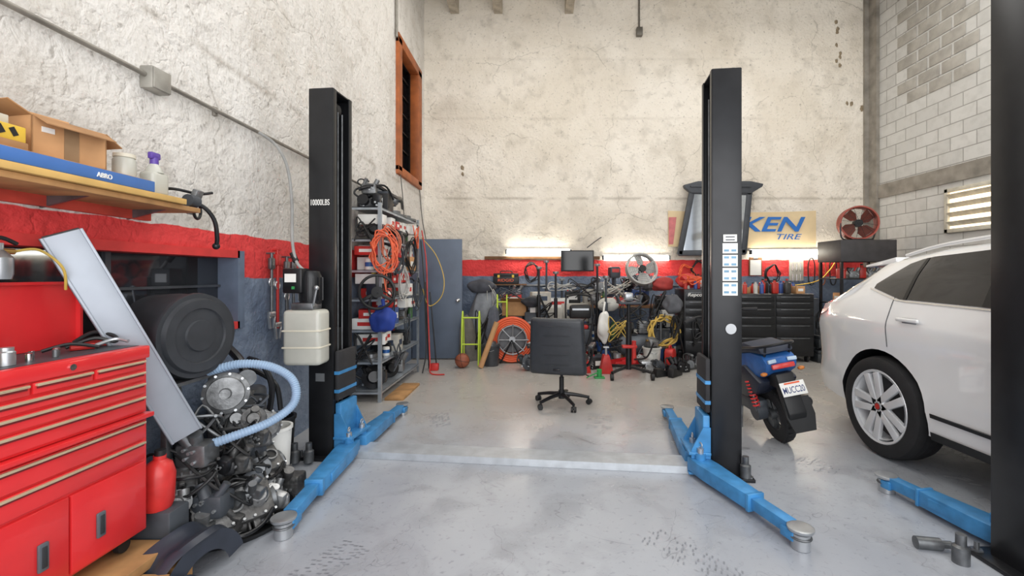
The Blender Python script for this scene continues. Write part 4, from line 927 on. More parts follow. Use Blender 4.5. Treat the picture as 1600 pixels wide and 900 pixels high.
b=B(M((205,50,48),.35)); b.lathe([(0,0),(.055,0),(.065,.03),(.065,.16),(.05,.21),(.025,.23),(.025,.25),(0,.25)],(-1.80,2.12,.30),(.05,0,1),26); fe=D(b,'fuel_bottle',None,'red plastic fuel bottle beside the tool cabinet','bottle')
b=B(BLACK); b.cyl((-1.787,2.12,.545),(-1.785,2.12,.575),.022); D(b,'cap',fe)
def liner(c,rz,s,lab):
    TS.append(MX.Translation(c)@MX.Rotation(rz,4,'Z')@MX.Scale(s,4)); b=B(M((48,54,66),.35,0,.2))
    b.grid(lambda u,v:V((.3*math.cos(math.pi*(.08+.84*u)),(v-.5)*.24+.03*math.sin(9*u),.3*math.sin(math.pi*(.08+.84*u))+.02*math.sin(8*v))),24,6)
    b.grid(lambda u,v:V(((.3-.12*v)*math.cos(math.pi*(.08+.84*u)),-.12,(.3-.12*v)*math.sin(math.pi*(.08+.84*u)))),24,3)
    D(b,'fender_liner',None,lab,'car part'); TS.pop()
liner((-1.60,2.06,.0),R(80),.72,'black plastic wheel arch liner lying on the floor')
liner((-1.47,1.84,.0),R(65),.42,'black plastic liner piece beside the pallet')
b=B(STEEL); b.tube([(-1.88,1.9,1.1),(-1.85,1.96,1.12),(-1.8,1.97,1.11)],.008); b.m(REDD); b.tube([(-1.88,1.9,1.1),(-1.92,1.84,1.1)],.012); D(b,'pliers',None,'pliers with red handles on the tool chest','pliers')
b=B(BLACK); b.tube([(-1.95,1.85,1.10),(-1.9,1.92,1.13),(-1.85,1.96,1.11),(-1.88,1.99,1.13),(-1.95,1.97,1.15),(-2.0,1.93,1.11)],.008); b.tube([(-1.84,1.88,1.1),(-1.9,1.82,1.12),(-1.95,1.76,1.1)],.007); D(b,'cable',None,'black cable tangled on the tool chest','cable')
for i,(x,y,cc) in enumerate(((-1.9,1.50,LIME),(-1.84,1.55,STEEL),(-1.93,1.57,M((120,170,160),.4)),(-1.84,1.46,BRASS),(-1.97,1.5,STEEL))):
    b=B(cc); b.lathe([(0,0),(.024,0),(.024,.045),(.02,.05),(.02,.062),(0,.062)],(x,y,1.088),(0,0,1),18); D(b,'small_jar',None,'small jar of fasteners on the red tool chest','jar','jars on the red tool chest')
for i in range(6):
    b=B(DSTEEL if i%2 else CHROME); y=1.62+i*.03; b.lathe([(0,0),(.010,0),(.010,.028),(0,.028)],(-1.84-.03*(i%3),y,1.088),(0,0,1),12); D(b,'socket',None,'small steel socket on the red tool chest','socket','sockets on the red tool chest')
# ------------------------------------------------------------ back wall fixtures
def striplight(x0,x1,z,lab,y=YB):
    e=E('strip_light',((x0+x1)/2,y-.05,z-.06),lab,'strip light')
    b=B(WHITE); b.bb(x0,x1,y-.045,y,z+.01,z+.05,.005); D(b,'housing',e)
    b=B(LIGHT); b.cyl((x0+.03,y-.08,z-.02),(x1-.03,y-.08,z-.02),.04,seg=14); D(b,'tube',e)
    for q in(x0,x1-.03): b=B(DKGREY); b.bb(q,q+.03,y-.11,y-.03,z-.05,z+.03,.005); D(b,'end_cap',e)
striplight(-.59,.62,1.84,'lit fluorescent strip light above the red stripe')
striplight(1.19,2.43,1.73,'lit fluorescent strip light mounted lower on the wall')
striplight(3.9,5.5,1.83,'long lit fluorescent strip light near the fan')
b=B(WOODD); b.bb(-.98,1.15,YB-.03,YB,1.69,1.75,.004); D(b,'wooden_rail',None,'narrow brown wooden rail screwed to the wall','wood rail')
b=B(BLACK); b.box((.72,8.1,1.66),(.6,.035,.38),(R(-4),0,R(4)),bev=.008); b.m(GLASSD); b.box((.72,8.079,1.66),(.56,.004,.34),(R(-4),0,R(4))); mo=D(b,'computer_monitor',None,'black flat monitor on a wall arm','monitor')
b=B(BLACKM); b.tube([(.72,8.12,1.66),(.8,8.2,1.72),(.85,8.3,1.75)],.02); b.tube([(.9,8.15,1.9),(1.1,8.25,2.05),(1.18,8.28,2.1)],.008); D(b,'wall_arm',mo)
b=B(M((222,200,160),.8,0,.12,3,.3,8)); b.grid(lambda u,v:V((2.41+2.73*u,YB-.02-.01*math.sin(u*14),1.93+.66*v-.03*math.sin(math.pi*u))),30,6); bn=D(b,'tire_banner',None,'cream cloth tire shop banner hung on the plaster wall','banner')
BL2=M((40,110,190),.6,0,.05)
text('FALKEN',BL2,2.15,.27,(3.86,YB-.045,2.34),FY,bn,.3,.02); text('TIRE',BL2,.46,.10,(4.64,YB-.045,2.11),FY,bn,.3,.005)
b=B(M((206,120,120),.6)); b.prism([(0,0),(.08,0),(.14,.5),(0,.5)],.004,MX.Translation((2.42,YB-.038,1.97))@MX.Rotation(R(90),4,'X')); D(b,'printed_stripe',bn)
e=E('dresser_mirror',(3.3,8.15,1.78),'dark grey framed dresser mirror with a crown moulding','mirror')
MF=M((62,66,72),.5,0,.2)
b=B(MF); A=[(2.58,1.80),(3.74,1.82),(3.84,2.90),(2.80,2.92)]
def fr(p,q,w):
    p=V((p[0],0,p[1]));q=V((q[0],0,q[1])); c=(p+q)/2; d=q-p; b.box((c.x,8.13,c.z),(d.length+w*.6,.06,w),(0,-math.atan2(d.z,d.x),0),bev=.012)
for i in range(4): fr(A[i],A[(i+1)%4],.10)
b.prism([(2.78,2.88),(3.86,2.88),(4.06,3.0),(4.08,3.05),(3.85,3.10),(2.9,3.10),(2.64,3.03),(2.66,2.98)],.1,MX.Translation((0,8.18,0))@MX.Rotation(R(90),4,'X'),.012)
b.box((3.3,8.07,3.0),(1.1,.04,.03),bev=.008)
D(b,'frame',e)
b=B(M((190,195,200),.05,1,.02)); b.prism(A,.01,MX.Translation((0,8.13,0))@MX.Rotation(R(90),4,'X')); D(b,'glass',e)
b=B(WOODD); b.box((4.02,8.27,1.56),(.24,.012,.34),bev=.003); b.m(PAPER); b.box((4.02,8.26,1.54),(.2,.006,.28)); b.m(STEEL); b.box((4.02,8.255,1.71),(.08,.012,.03),bev=.003); D(b,'clipboard',None,'clipboard with white paper hung on the red stripe','clipboard')
b=B(DSTEEL); b.cyl((-1.2,YB-.04,1.21),(2.6,YB-.04,1.21),.02)
for x in(-1.1,0,1.2,2.3): b.box((x,YB-.02,1.21),(.04,.04,.08),bev=.004)
D(b,'water_pipe',None,'grey pipe running low along the painted wall','pipe')
b=B(M((190,186,176),.6)); b.box((4.78,8.28,1.5),(.26,.02,.4),bev=.004); pb=D(b,'socket_board',None,'pale wall board holding sockets and wrenches','tool board')
for k in range(6):
    b=B(CHROME); x=4.70+.05*(k%3)*1.4; z=1.62-.2*(k//3); b.cyl((x,8.25,z),(x,8.25,z-.12),.008); b.torus((x,8.25,z-.13),(0,1,0),.016,.005,14,6); D(b,'wrench',None,'chrome combination wrench on the wall board','wrench','wrenches on the wall board')
for k in range(3):
    x=5.05+k*.2; b=B(BLACK if k!=1 else M((150,90,60),.6)); b.tube([(x-.05,8.26,1.3),(x-.06,8.26,1.6),(x,8.26,1.72),(x+.06,8.26,1.6),(x+.05,8.26,1.3),(x,8.26,1.22)],.01,8,True); D(b,'drive_belt',None,'rubber drive belt hanging on the wall','belt','drive belts on the wall')
b=B(YEL); b.tube([(4.3,8.2,1.2),(4.7,8.15,1.22),(5.1,8.15,1.3),(5.35,8.2,1.5),(5.45,8.2,1.65)],.008); D(b,'air_hose',None,'yellow air hose draped along the wall','hose')
for i,(x,z,m_) in enumerate(((2.72,1.42,ORANGE),(2.95,1.5,BLACK),(3.2,1.45,DKGREY),(4.3,1.42,BLACK),(-.1,1.45,BLACK),(1.9,1.42,DKGREY))):
    coil((x,8.2,z),(0,-1,0),.12,.009,4,m_,'cable_coil','cable coil hung on the red painted wall','cable',1.3,.12,None,'cable coils on the back wall')
# ------------------------------------------------------------ black tool chests (rear)
def btool(x0,x1,y0,z1,rows,lab,txt=None):
    e=E('tool_cabinet',((x0+x1)/2,y0+.25,0),lab,'tool cabinet'); b=B(BLACKM); b.bb(x0,x1,y0+.012,y0+.5,.1,z1,.008); D(b,'body',e)
    for x in(x0+.08,x1-.08):
        for y in(y0+.08,y0+.42): b=B(BLACK); b.cyl((x-.015,y,.05),(x+.015,y,.05),.05); D(b,'caster',e)
    n=2 if x1-x0>.9 else 1; w=(x1-x0)/n
    for c in range(n):
        z=z1-.03
        for r in rows:
            b=B(BLACKM); b.bb(x0+c*w+.015,x0+(c+1)*w-.015,y0,y0+.014,z-r+.008,z,.004); d=D(b,'drawer',e)
            b=B(DSTEEL); b.box((x0+(c+.5)*w,y0-.008,z-.02),(w*.75,.012,.012),bev=.003); D(b,'handle',d); z-=r
    if txt: text(txt,PAPER,.22,.07,((x0+.16),y0-.006,z1-.09),FY,e,.2,.005)
    return e
btool(3.18,4.42,7.15,1.10,(.1,.1,.13,.13,.2,.25),'wide black two-bank rolling tool cabinet')
btool(2.28,2.84,6.95,1.18,(.15,.12,.12,.18,.2,.25),'black rolling tool cabinet beside the scooter','Repco')
rr=E('shelving_unit',(5.3,7.5,0),'dark open shelving unit holding boxes and papers','shelving unit')
for x in(4.9,5.72):
    for y in(7.22,7.75): b=B(BLACKM); b.box((x,y,.98),(.035,.035,1.96)); D(b,'post',rr)
for z in(.12,.5,.95,1.35): b=B(BLACKM); b.bb(4.88,5.74,7.2,7.77,z-.02,z,.003); D(b,'shelf',rr)
b=B(M((60,58,60),.5)); b.bb(4.86,5.76,7.18,7.78,1.62,1.97,.006); D(b,'top_cabinet',rr)
def drumfan(c,ax,r,ringm,lab,foot=True,bl=None,nm='drum_fan',nr=5,base=None):
    c=V(c);ax=V(ax).normalized(); q=V((0,0,1)).rotation_difference(ax)
    e=E(nm,(c.x,c.y,c.z-r-.02 if base is None else base),lab,'fan')
    w=.1 if foot else .05
    b=B(ringm); b.lathe([(r,-w),(r+.02,-w),(r+.02,w),(r,w),(r-.012,w*.8),(r-.012,-w*.8),(r,-w)],c,ax,44); D(b,'housing',e)
    b=B(BLACK if foot else M((150,152,154),.4,.4))
    for k in range(nr): b.torus(c+ax*w*.95,ax,r*(.2+.78/nr*k),.003,36,5)
    for k in range(12):
        a=k*math.pi/6; b.tube([c+ax*w,c+ax*w+q@V((r*math.cos(a),r*math.sin(a),0))],.0025,5,False,1)
    D(b,'grille',e)
    for k in range(4):
        b=B(bl or M((128,130,134),.4,.4)); a=k*math.pi/2+.4; m4=MX.Translation(c)@q.to_matrix().to_4x4()@MX.Rotation(a,4,'Z')@MX.Rotation(R(28),4,'X')
        b.prism([(.04,-.03),(r*.5,-.13*r/.3),(r*.9,-.12*r/.3),(r*.9,.12*r/.3),(r*.4,.07)],.006,m4); D(b,'blade',e)
    b=B(BLACK); b.cyl(c-ax*.08,c+ax*.06,.06); D(b,'motor',e)
    if foot:
        b=B(BLACKM)
        b.tube([c+V((-r*1.08,0,0)),c+V((-r*1.06,0,-r*.8)),c+V((-r*.7,0,-r-.015)),c+V((r*.7,0,-r-.015)),c+V((r*1.06,0,-r*.8)),c+V((r*1.08,0,0))],.012); b.box((c.x,c.y,c.z-r-.015),(r*1.2,.3,.014)); D(b,'stand',e)
    return e
drumfan((5.3,7.42,2.26),(-.35,-1,0),.26,M((158,72,58),.55),'dull red drum fan standing on top of the dark shelving unit',True,M((150,76,58),.5),'drum_fan',12)
pf=drumfan((1.72,7.42,1.50),(.2,-1,.3),.25,M((176,176,172),.5),'grey pedestal fan standing by the workbench',False,M((200,200,196),.4),'pedestal_fan',6,0)
b=B(BLACKM); b.cyl((1.72,7.5,.02),(1.72,7.5,1.4),.016); b.tube([(1.72,7.5,1.4),(1.72,7.47,1.5),(1.72,7.44,1.5)],.02); b.lathe([(0,0),(.2,0),(.2,.015),(.03,.04),(0,.04)],(1.72,7.5,0),(0,0,1),28); D(b,'stand',pf)
# orange hose reel on the floor
hc=V((-.41,7.2,.37)); hr=E('hose_reel',(-.41,7.2,0),'large floor reel wound with thick orange hose','hose reel')
OH=M((226,96,56),.5,0,.15,5); b=B(OH)
for lay in range(4):
    for k in range(3): b.torus(hc+V((0,-.05+.045*k,0)),(.1,-1,.1),.245+.032*lay+.008*(k%2),.0175,44,8)
D(b,'hose',hr)
b=B(M((160,162,166),.4,.5)); b.lathe([(.0,-.02),(.05,-.02),(.05,.1),(0,.1)],hc,(.1,-1,.1),20)
for k in range(8):
    a=k*math.pi/4; q=V((math.cos(a),0,math.sin(a))); b.tube([hc+V((.01,-.085,0)),hc+q*.25+V((.02,-.085,0))],.011,8,False,1)
b.torus(hc+V((.01,-.08,0)),(.1,-1,.1),.225,.012,36,8); b.m(M((110,112,116),.5,.3)); b.lathe([(0,0),(.22,0)],hc+V((0,.05,0)),(.1,-1,.1),32); D(b,'spool',hr)
b=B(BLACKM)
for s in(-1,1): b.tube([hc+V((0,s*.1,0)),hc+V((-.18,s*.12,-.36))],.013,8,False,1); b.tube([hc+V((0,s*.1,0)),hc+V((.18,s*.12,-.36))],.013,8,False,1)
D(b,'stand',hr)
# ------------------------------------------------------------ back clutter
def tarp(c,r,h,sd,m,lab,cat='tarp',name='covered_equipment'):
    b=B(m); rs=random.Random(sd); ph=[rs.uniform(0,6) for _ in range(5)]
    def f(u,v):
        a=u*2*math.pi; q=(1-v)**.45
        rad=r*(.12+.88*q)*(1+.10*math.sin(5*a+ph[0])*q+.06*math.sin(9*a+ph[1]+v*6)*q+.07*math.sin(3*a+ph[2]+v*3))
        if v==1: rad=.001
        return V((c[0]+rad*math.cos(a)+.06*v*math.sin(ph[3]),c[1]+rad*.7*math.sin(a),c[2]+h*v+.04*math.sin(4*a+ph[3])*(1-v)*(v>0)))
    b.grid(f,48,16); return D(b,name,None,lab,cat)
tarp((-.98,7.95,0),.38,1.2,1,CLOTHG,'equipment draped in a grey tarpaulin'); tarp((-.78,7.5,0),.18,.9,4,M((96,100,110),.85,0,.3),'dark cloth draped over low equipment')
tarp((-1.12,7.4,0),.18,.75,9,M((110,106,100),.85,0,.3),'dull brown cloth sack slumped by the door','bag','cloth_sack')
def sack(c,d,m,lab,sd): b=B(m); b.lump(c,d,.17,sd,4,.9); return D(b,'duffel_bag',None,lab,'bag')
sack((-.98,7.9,1.2),(.24,.14,.12),M((74,76,84),.8,0,.3),'dark grey bag thrown on the tarpaulin',3)
sack((-.1,7.55,.95),(.16,.12,.1),M((50,52,58),.8,0,.3),'black bag beside the cardboard box',8)
sack((.02,6.85,.12),(.2,.14,.12),M((66,70,80),.8,0,.3),'grey duffel bag on the floor',12)
sack((1.15,7.35,.92),(.17,.12,.12),M((196,196,190),.8,0,.3),'white cloth bundle on the equipment',13)
sack((2.08,6.9,.95),(.14,.12,.16),M((90,92,98),.8,0,.3),'grey bag hung beside the tool cabinet',14)
sack((2.05,7.4,1.25),(.18,.12,.12),M((170,60,56),.8,0,.3),'red bag on the workshop equipment',15)
def frame_stand(c,w,d,h,m,name,lab,cat):
    b=B(m); x,y,z=c
    for s in(-1,1):
        b.tube([(x+s*w/2,y-d/2,z+.01),(x+s*w/2,y-d/4,z+h),(x+s*w/2,y+d/4,z+h),(x+s*w/2,y+d/2,z+.01)],.012,8,False,2)
    for t in(.45,1): b.tube([(x-w/2,y-d/4-(1-t)*d/4,z+h*t),(x+w/2,y-d/4-(1-t)*d/4,z+h*t)],.011,8,False,1)
    return D(b,name,None,lab,cat)
frame_stand((-1.04,7.0,.0),.26,.24,.74,LIME,'folding_frame','lime green folding metal frame stand','stand')
frame_stand((-.60,7.58,0),.16,.14,.95,LIME,'folding_frame','lime green folding metal frame stand behind the reel','stand')
b=B(M((150,84,60),.6)); b.ball((-1.14,6.78,.11),.11,seg=28); b.m(BLACK); b.torus((-1.14,6.78,.11),(1,0,.2),.11,.003,32,5); b.torus((-1.14,6.78,.11),(0,1,.3),.11,.003,32,5); b.torus((-1.14,6.78,.11),(.2,.1,1),.11,.003,32,5)
D(b,'basketball',None,'worn brown basketball on the floor by the door','ball')
b=B(CARD); b.lathe([(.03,0),(.04,0),(.04,.72),(.03,.72),(.03,0)],(-.86,6.75,.01),(.3,.1,.85),20); D(b,'cardboard_tube',None,'tan cardboard tube leaning against the reel','tube')
b=B(BLACK); b.box((-.46,7.87,.35),(.42,.36,.7),bev=.02); b.m(DKGREY); b.box((-.46,7.685,.5),(.36,.01,.2),bev=.003); D(b,'storage_bin',None,'large black storage bin behind the reel','bin')
openbox(-.60,-.18,7.72,8.02,.70,.94,'open brown cardboard box among the workshop clutter',.14,R(-6))
b=B(DKGREY); b.box((-.02,7.78,.39),(.40,.4,.77),bev=.02); b.m(STEEL); b.box((-.02,7.575,.6),(.3,.01,.03)); D(b,'metal_cabinet',None,'low dark metal cabinet beside the storage bin','cabinet')
b=B(WOODD); b.bb(-.95,-.2,8.02,8.3,1.22,1.24,.003); D(b,'wall_shelf',None,'short brown shelf on the painted wall','shelf')
o=proto_case(BLACK,(-.57,8.12,1.24),.46,.2,.2,'black plastic tool box with orange lettering panel'); text('RIDGID',ORANGE,.28,.05,(-.57,8.012,1.31),FY,o,0,.005)
def pole_jack(x,y,h,m,lab):
    b=B(m); b.cyl((x,y,.3),(x,y,h),.018); b.cyl((x,y,.55),(x,y,h*.72),.03)
    for k in range(3):
        a=k*2*math.pi/3+.4; b.tube([(x,y,.45),(x+.08*math.cos(a),y+.08*math.sin(a),.22),(x+.16*math.cos(a),y+.16*math.sin(a),.02)],.014)
    b.m(STEEL); b.lathe([(0,0),(.04,0),(.05,.02),(.05,.04),(0,.03)],(x,y,h),(0,0,1)); b.tube([(x-.07,y,h*.72),(x+.07,y,h*.72)],.008,6,False,1)
    D(b,'pole_jack',None,lab,'jack','tall pole jacks by the wall')
for i,(x,y,h) in enumerate(((.02,7.35,1.5),(.16,8.1,1.62),(.3,7.42,1.42),(.44,8.12,1.3),(1.0,7.5,1.55),(1.06,6.95,1.35))): pole_jack(x,y,h,DKGREY if i%2 else BLACKM,'tall dark pole jack with tripod feet')
e=E('pressure_washer',(.68,7.2,0),'black framed pressure washer on two wheels','pressure washer')
b=B(BLACKM)
for s in(-1,1): b.tube([(.68+s*.22,7.05,.08),(.68+s*.23,7.1,.5),(.68+s*.22,7.35,.9),(.68+s*.2,7.45,1.05)],.016)
b.tube([(.48,7.45,1.05),(.68,7.46,1.08),(.88,7.45,1.05)],.016); b.tube([(.46,7.07,.3),(.90,7.07,.3)],.014,8,False,1); b.tube([(.45,7.12,.62),(.91,7.12,.62)],.014,8,False,1); D(b,'frame',e)
b=B(DKGREY); b.box((.68,7.25,.42),(.34,.3,.26),bev=.04); b.m(REDD); b.box((.68,7.2,.58),(.26,.2,.08),bev=.03); b.m(BLACK); b.box((.68,7.15,.82),(.34,.14,.22),bev=.04); b.m(STEEL); b.box((.68,7.075,.86),(.26,.006,.03)); D(b,'engine',e)
for s in(-1,1): b=B(RUBBER); b.lathe([(.05,-.03),(.12,-.03),(.13,0),(.12,.03),(.05,.03),(.05,-.03)],(.68+s*.25,7.3,.13),(1,0,0),26); b.m(STEEL); b.cyl((.68+s*.25-.03,7.3,.13),(.68+s*.25+.03,7.3,.13),.05); D(b,'wheel',e)
b=B(WHITE); b.lump((1.0,6.82,.60),(.085,.08,.24),.2,9,4); b.tube([(1.0,6.82,.80),(1.02,6.86,.92),(1.04,6.93,.98)],.015); D(b,'plastic_bag',None,'white plastic bag hanging on the equipment','bag')
x,y=1.26,6.2
e=E('transmission_jack',(x,y,0),'black upright transmission jack on a caster base','transmission jack')
b=B(BLACKM)
for s1 in(-1,1):
    for s2 in(-1,1): b.tube([(x,y,.14),(x+s1*.16,y+s2*.14,.12),(x+s1*.27,y+s2*.24,.10)],.022)
b.cyl((x,y,.1),(x,y,.75),.04); b.cyl((x,y,.75),(x,y,1.0),.024); D(b,'base',e)
b=B(DKGREY); b.box((x,y,1.02),(.3,.26,.03),bev=.006); 
for s in(-1,1): b.box((x+s*.15,y,1.07),(.02,.2,.12),(0,R(s*20),0),bev=.004)
b.m(STEEL); b.tube([(x-.12,y-.1,1.05),(x,y-.16,1.09),(x+.14,y-.08,1.05)],.006); b.box((x,y+.02,1.1),(.12,.14,.12),bev=.03); D(b,'saddle',e)
for s1 in(-1,1):
    for s2 in(-1,1): b=B(BLACK); b.cyl((x+s1*.27-.02,y+s2*.24,.045),(x+s1*.27+.02,y+s2*.24,.045),.045); D(b,'caster',e)
b=B(REDD); b.box((x,y-.04,.42),(.2,.1,.04),bev=.01); b.cyl((x+.06,y-.06,.2),(x+.06,y-.06,.5),.03); b.m(BLACKM); b.tube([(x+.06,y-.08,.25),(x+.2,y-.2,.3),(x+.28,y-.25,.5)],.012); D(b,'hydraulic_pump',e)
def floorjack(x,y,rz,lab,m=RED):
    TS.append(MX.Translation((x,y,0))@MX.Rotation(rz,4,'Z')); e=E('floor_jack',(0,0,0),lab,'floor jack')
    b=B(m)
    for s in(-1,1): b.prism([(-.3,.05),(.28,.05),(.3,.1),(.05,.16),(-.3,.12)],.015,MX.Translation((0,s*.1,0))@MX.Rotation(R(90),4,'X'))
    b.box((.05,0,.14),(.4,.07,.05),(0,R(-12),0),bev=.01); D(b,'body',e)
    b=B(STEEL); b.cyl((-.22,0,.17),(-.22,0,.23),.06); D(b,'saddle',e)
    for q in(-.26,.26):
        for s in(-1,1): b=B(STEEL); b.cyl((q,s*.12,.05),(q,s*.15,.05),.05); D(b,'wheel',e)
    b=B(BLACKM); b.tube([(.28,0,.12),(.4,0,.5),(.48,0,.85)],.014); D(b,'handle',e); TS.pop()
floorjack(1.4,6.75,R(15),'red hydraulic trolley jack parked among the equipment')
floorjack(.35,6.45,R(-20),'dark hydraulic trolley jack beside the chair',BLACKM)
b=B(REDD); b.prism([(-.1,0),(.1,0),(.04,.26),(-.04,.26)],.16,MX.Translation((.98,6.5,0))@MX.Rotation(R(90),4,'X'),.004); b.m(STEEL); b.cyl((.98,6.42,.24),(.98,6.42,.36),.018); b.box((.98,6.42,.37),(.08,.05,.02)); js=D(b,'jack_stand',None,'red steel jack stand on the floor','jack stand','jack stands')
dup(js,(.66,6.45,0),.3,.9)
b=B(GREEN); b.cyl((.84,6.1,.02),(.84,6.1,.12),.035); b.box((.84,6.1,.01),(.14,.1,.02),bev=.004); b.tube([(.84,6.1,.08),(.73,6.05,.05),(.66,6.03,.02)],.01); D(b,'bottle_jack',None,'small green bottle jack on the floor','jack')
e=E('workbench',(1.4,7.85,0),'dark steel workbench loaded with tools and parts','workbench')
b=B(WOODD); b.bb(.85,2.1,7.6,8.15,.84,.88,.004); D(b,'worktop',e)
for xx in(.9,2.05):
    for yy in(7.65,8.1): b=B(DSTEEL); b.box((xx,yy,.42),(.05,.05,.84)); D(b,'leg',e)
b=B(DSTEEL); b.bb(.87,2.08,7.62,8.12,.28,.30); D(b,'lower_shelf',e)
G2='parts and cans on the workbench'
K2=[kinds[i] for i in(0,2,4,5,6,7,8,10,11,13)]
fill(.88,.88,2.05,7.74,K2,G2,axis='x',s=(1.1,1.4)); fill(.88,.88,2.05,8.02,[kinds[i] for i in(3,7,8,12,1)],G2,axis='x',s=(1.2,1.5)); fill(.30,.9,2.05,7.75,K2,G2,axis='x',s=(1.2,1.6))
b=B(DKGREY); b.cyl((1.35,7.95,.88),(1.35,7.95,1.5),.03); b.box((1.35,7.9,1.45),(.18,.3,.2),bev=.03); b.box((1.35,7.85,1.12),(.26,.26,.03),bev=.005); b.cyl((1.35,7.82,1.2),(1.35,7.82,1.36),.02); b.m(REDD); b.box((1.35,7.745,1.48),(.12,.01,.06)); D(b,'drill_press',None,'grey bench drill press on the workbench','drill press')
e=E('air_compressor',(1.55,7.2,0),'dark grey air compressor with a horizontal tank','air compressor')
b=B(M((98,104,112),.45,.2)); b.lathe([(0,0),(.1,.01),(.16,.06),(.17,.1),(.17,.5),(.16,.54),(.1,.59),(0,.6)],(1.25,7.15,.30),(1,0,0),30); b.box((1.4,7.15,.08),(.05,.28,.16)); b.box((1.7,7.15,.08),(.05,.28,.16)); D(b,'tank',e)
b=B(BLACK); b.cyl((1.32,7.15,.56),(1.52,7.15,.56),.09); b.box((1.42,7.15,.47),(.3,.2,.02)); D(b,'motor',e)
b=B(ALU2); b.box((1.67,7.15,.57),(.14,.14,.2),bev=.02)
for k in range(5): b.box((1.67,7.15,.50+k*.035),(.17,.17,.008))
D(b,'pump',e)
for i,(x,y,w,h,m_) in enumerate(((.30,6.78,.26,.24,M((84,90,100),.6)),(1.95,7.3,.32,.55,DKGREY))):
    b=B(m_)
    b.bb(x-w/2,x+w/2,y-.14,y+.14,0,h,.01); b.m(DSTEEL); b.bb(x-w/2-.01,x+w/2+.01,y-.15,y+.15,h-.03,h,.004)
    for k in range(4): b.bb(x-w/2+.03+k*w/4.6,x-w/2+.06+k*w/4.6,y-.144,y-.14,.04,h-.06)
    D(b,'plastic_crate',None,'dark ribbed plastic crate on the workshop floor','crate','plastic crates')
random.seed(9)
for (x,y,z) in ((.3,6.78,.24),(1.9,7.3,.55),(2.02,7.35,.55)): o=proto_part((x,y,z),int(x*90)+200); o['group']='loose parts on the floor'
j1=proto_jerry(REDD,(-1.0,6.75,0),'red plastic fuel can on the floor'); j1.location=V((.48,6.95,0))
bk=proto_bucket(M((214,214,208),.5),(1.72,6.75,0),'white plastic bucket among the equipment'); bk2=proto_bucket(M((60,100,170),.5),(1.08,7.3,0),'blue plastic bucket among the equipment'); bk3=proto_bucket(M((60,62,66),.5),(-.72,6.95,0),'dark plastic bucket among the equipment')
bt=proto_battery((.0,7.1,0))
G4='assorted goods along the back wall'
for o in (j1,bk,bk2,bk3,bt): o['group']=G4
for (o,x,y,z,s,r) in ((bt,.02,7.12,.21,1,.1),(bt,.9,6.75,0,1,.3),(kinds[0][0],-.05,7.7,.77,1.1,1.6),(kinds[12][0],.05,7.8,.89,1.1,.2),(kinds[1][0],.32,7.85,0,1.6,0),(kinds[3][0],.34,7.85,.26,1.5,.2),(kinds[12][0],.3,7.85,.56,1.4,1.5),(kinds[0][0],.34,7.85,.84,1.3,.1),(kinds[1][0],.62,7.9,0,1.7,1.5),(kinds[3][0],.62,7.9,.27,1.6,0),(kinds[12][0],.62,7.95,.59,1.6,.2),(kinds[14][0],.62,7.95,.91,1.1,.0),
    (j1,2.0,6.75,0,.9,1),(bk2,1.85,7.0,.0,.9,0),(kinds[1][0],1.5,7.4,0,1.6,1.4),(kinds[0][0],.8,7.75,.0,1.3,0),(kinds[13][0],.5,7.1,.34,1.2,0),(kinds[5][0],1.08,7.3,.29,1.2,0),(kinds[4][0],1.72,6.75,.29,1.2,.5),(kinds[2][0],-.46,7.85,.94,1.2,.3),(kinds[6][0],-.38,7.95,1.03,1.1,0),(kinds[9][0],-.72,6.95,.32,.9,0),
    (kinds[13][0],1.55,7.85,1.1,1.5,.4),(kinds[6][0],1.1,7.85,1.1,1.5,0),(kinds[4][0],1.95,7.85,1.12,1.4,.6),(kinds[11][0],2.16,7.15,0,1.6,0),(kinds[3][0],2.14,7.5,0,1.7,.1),(kinds[12][0],2.14,7.5,.35,1.5,.3),(kinds[0][0],2.14,7.5,.66,1.4,1.4),(kinds[14][0],2.14,7.5,.83,1.2,.2),(kinds[13][0],.86,7.0,0,1.5,.7),(kinds[5][0],.14,7.15,.42,1.2,.3)):
    dup(o,(x,y,z),r,s,None,G4)
for i,(c_,d_,m_,r_) in enumerate((((1.45,6.95,.8),(.3,.1,.25),BLACK,.008),((1.1,6.9,.35),(.25,.12,.2),BLACK,.009),((-.5,7.6,1.1),(.3,.08,.15),DKGREY,.008),((.6,7.5,.5),(.3,.1,.4),BLACK,.009),((1.7,6.8,.25),(.25,.12,.2),DKGREY,.01),((2.4,6.95,1.32),(.25,.1,.1),ORANGE,.008),((1.3,7.6,1.15),(.3,.1,.2),M((200,198,190),.5),.007),((4.6,7.3,.5),(.12,.1,.4),BLACK,.01),((-.9,7.3,.5),(.15,.1,.4),BLACK,.009),((.4,7.7,1.2),(.3,.1,.12),M((190,190,186),.5),.007),((1.2,6.6,.6),(.2,.1,.25),M((210,180,90),.5),.007),((1.9,7.1,.9),(.15,.1,.3),BLACK,.009),((2.1,6.8,.6),(.12,.1,.4),BLACK,.01),((.75,7.8,1.15),(.3,.1,.2),BLACK,.009),((1.75,7.9,1.3),(.3,.1,.2),DKGREY,.009),((.1,7.5,.8),(.2,.1,.35),BLACK,.009),((-.7,7.8,.9),(.2,.06,.35),M((190,190,186),.5),.006),((2.5,6.9,.5),(.14,.04,.3),BLACK,.009))):
    tangle(c_,d_,14,r_,m_,'loose_cable','loose tangled cable draped over the workshop equipment','cable',70+i,'loose cables in the workshop')
coil((1.92,6.85,.55),(.1,-1,.15),.22,.013,6,M((206,172,84),.5),'air_hose','yellow air hose coil hanging on a stand','hose',.9,.12,[(1.75,6.8,.3),(1.7,6.75,.05)])
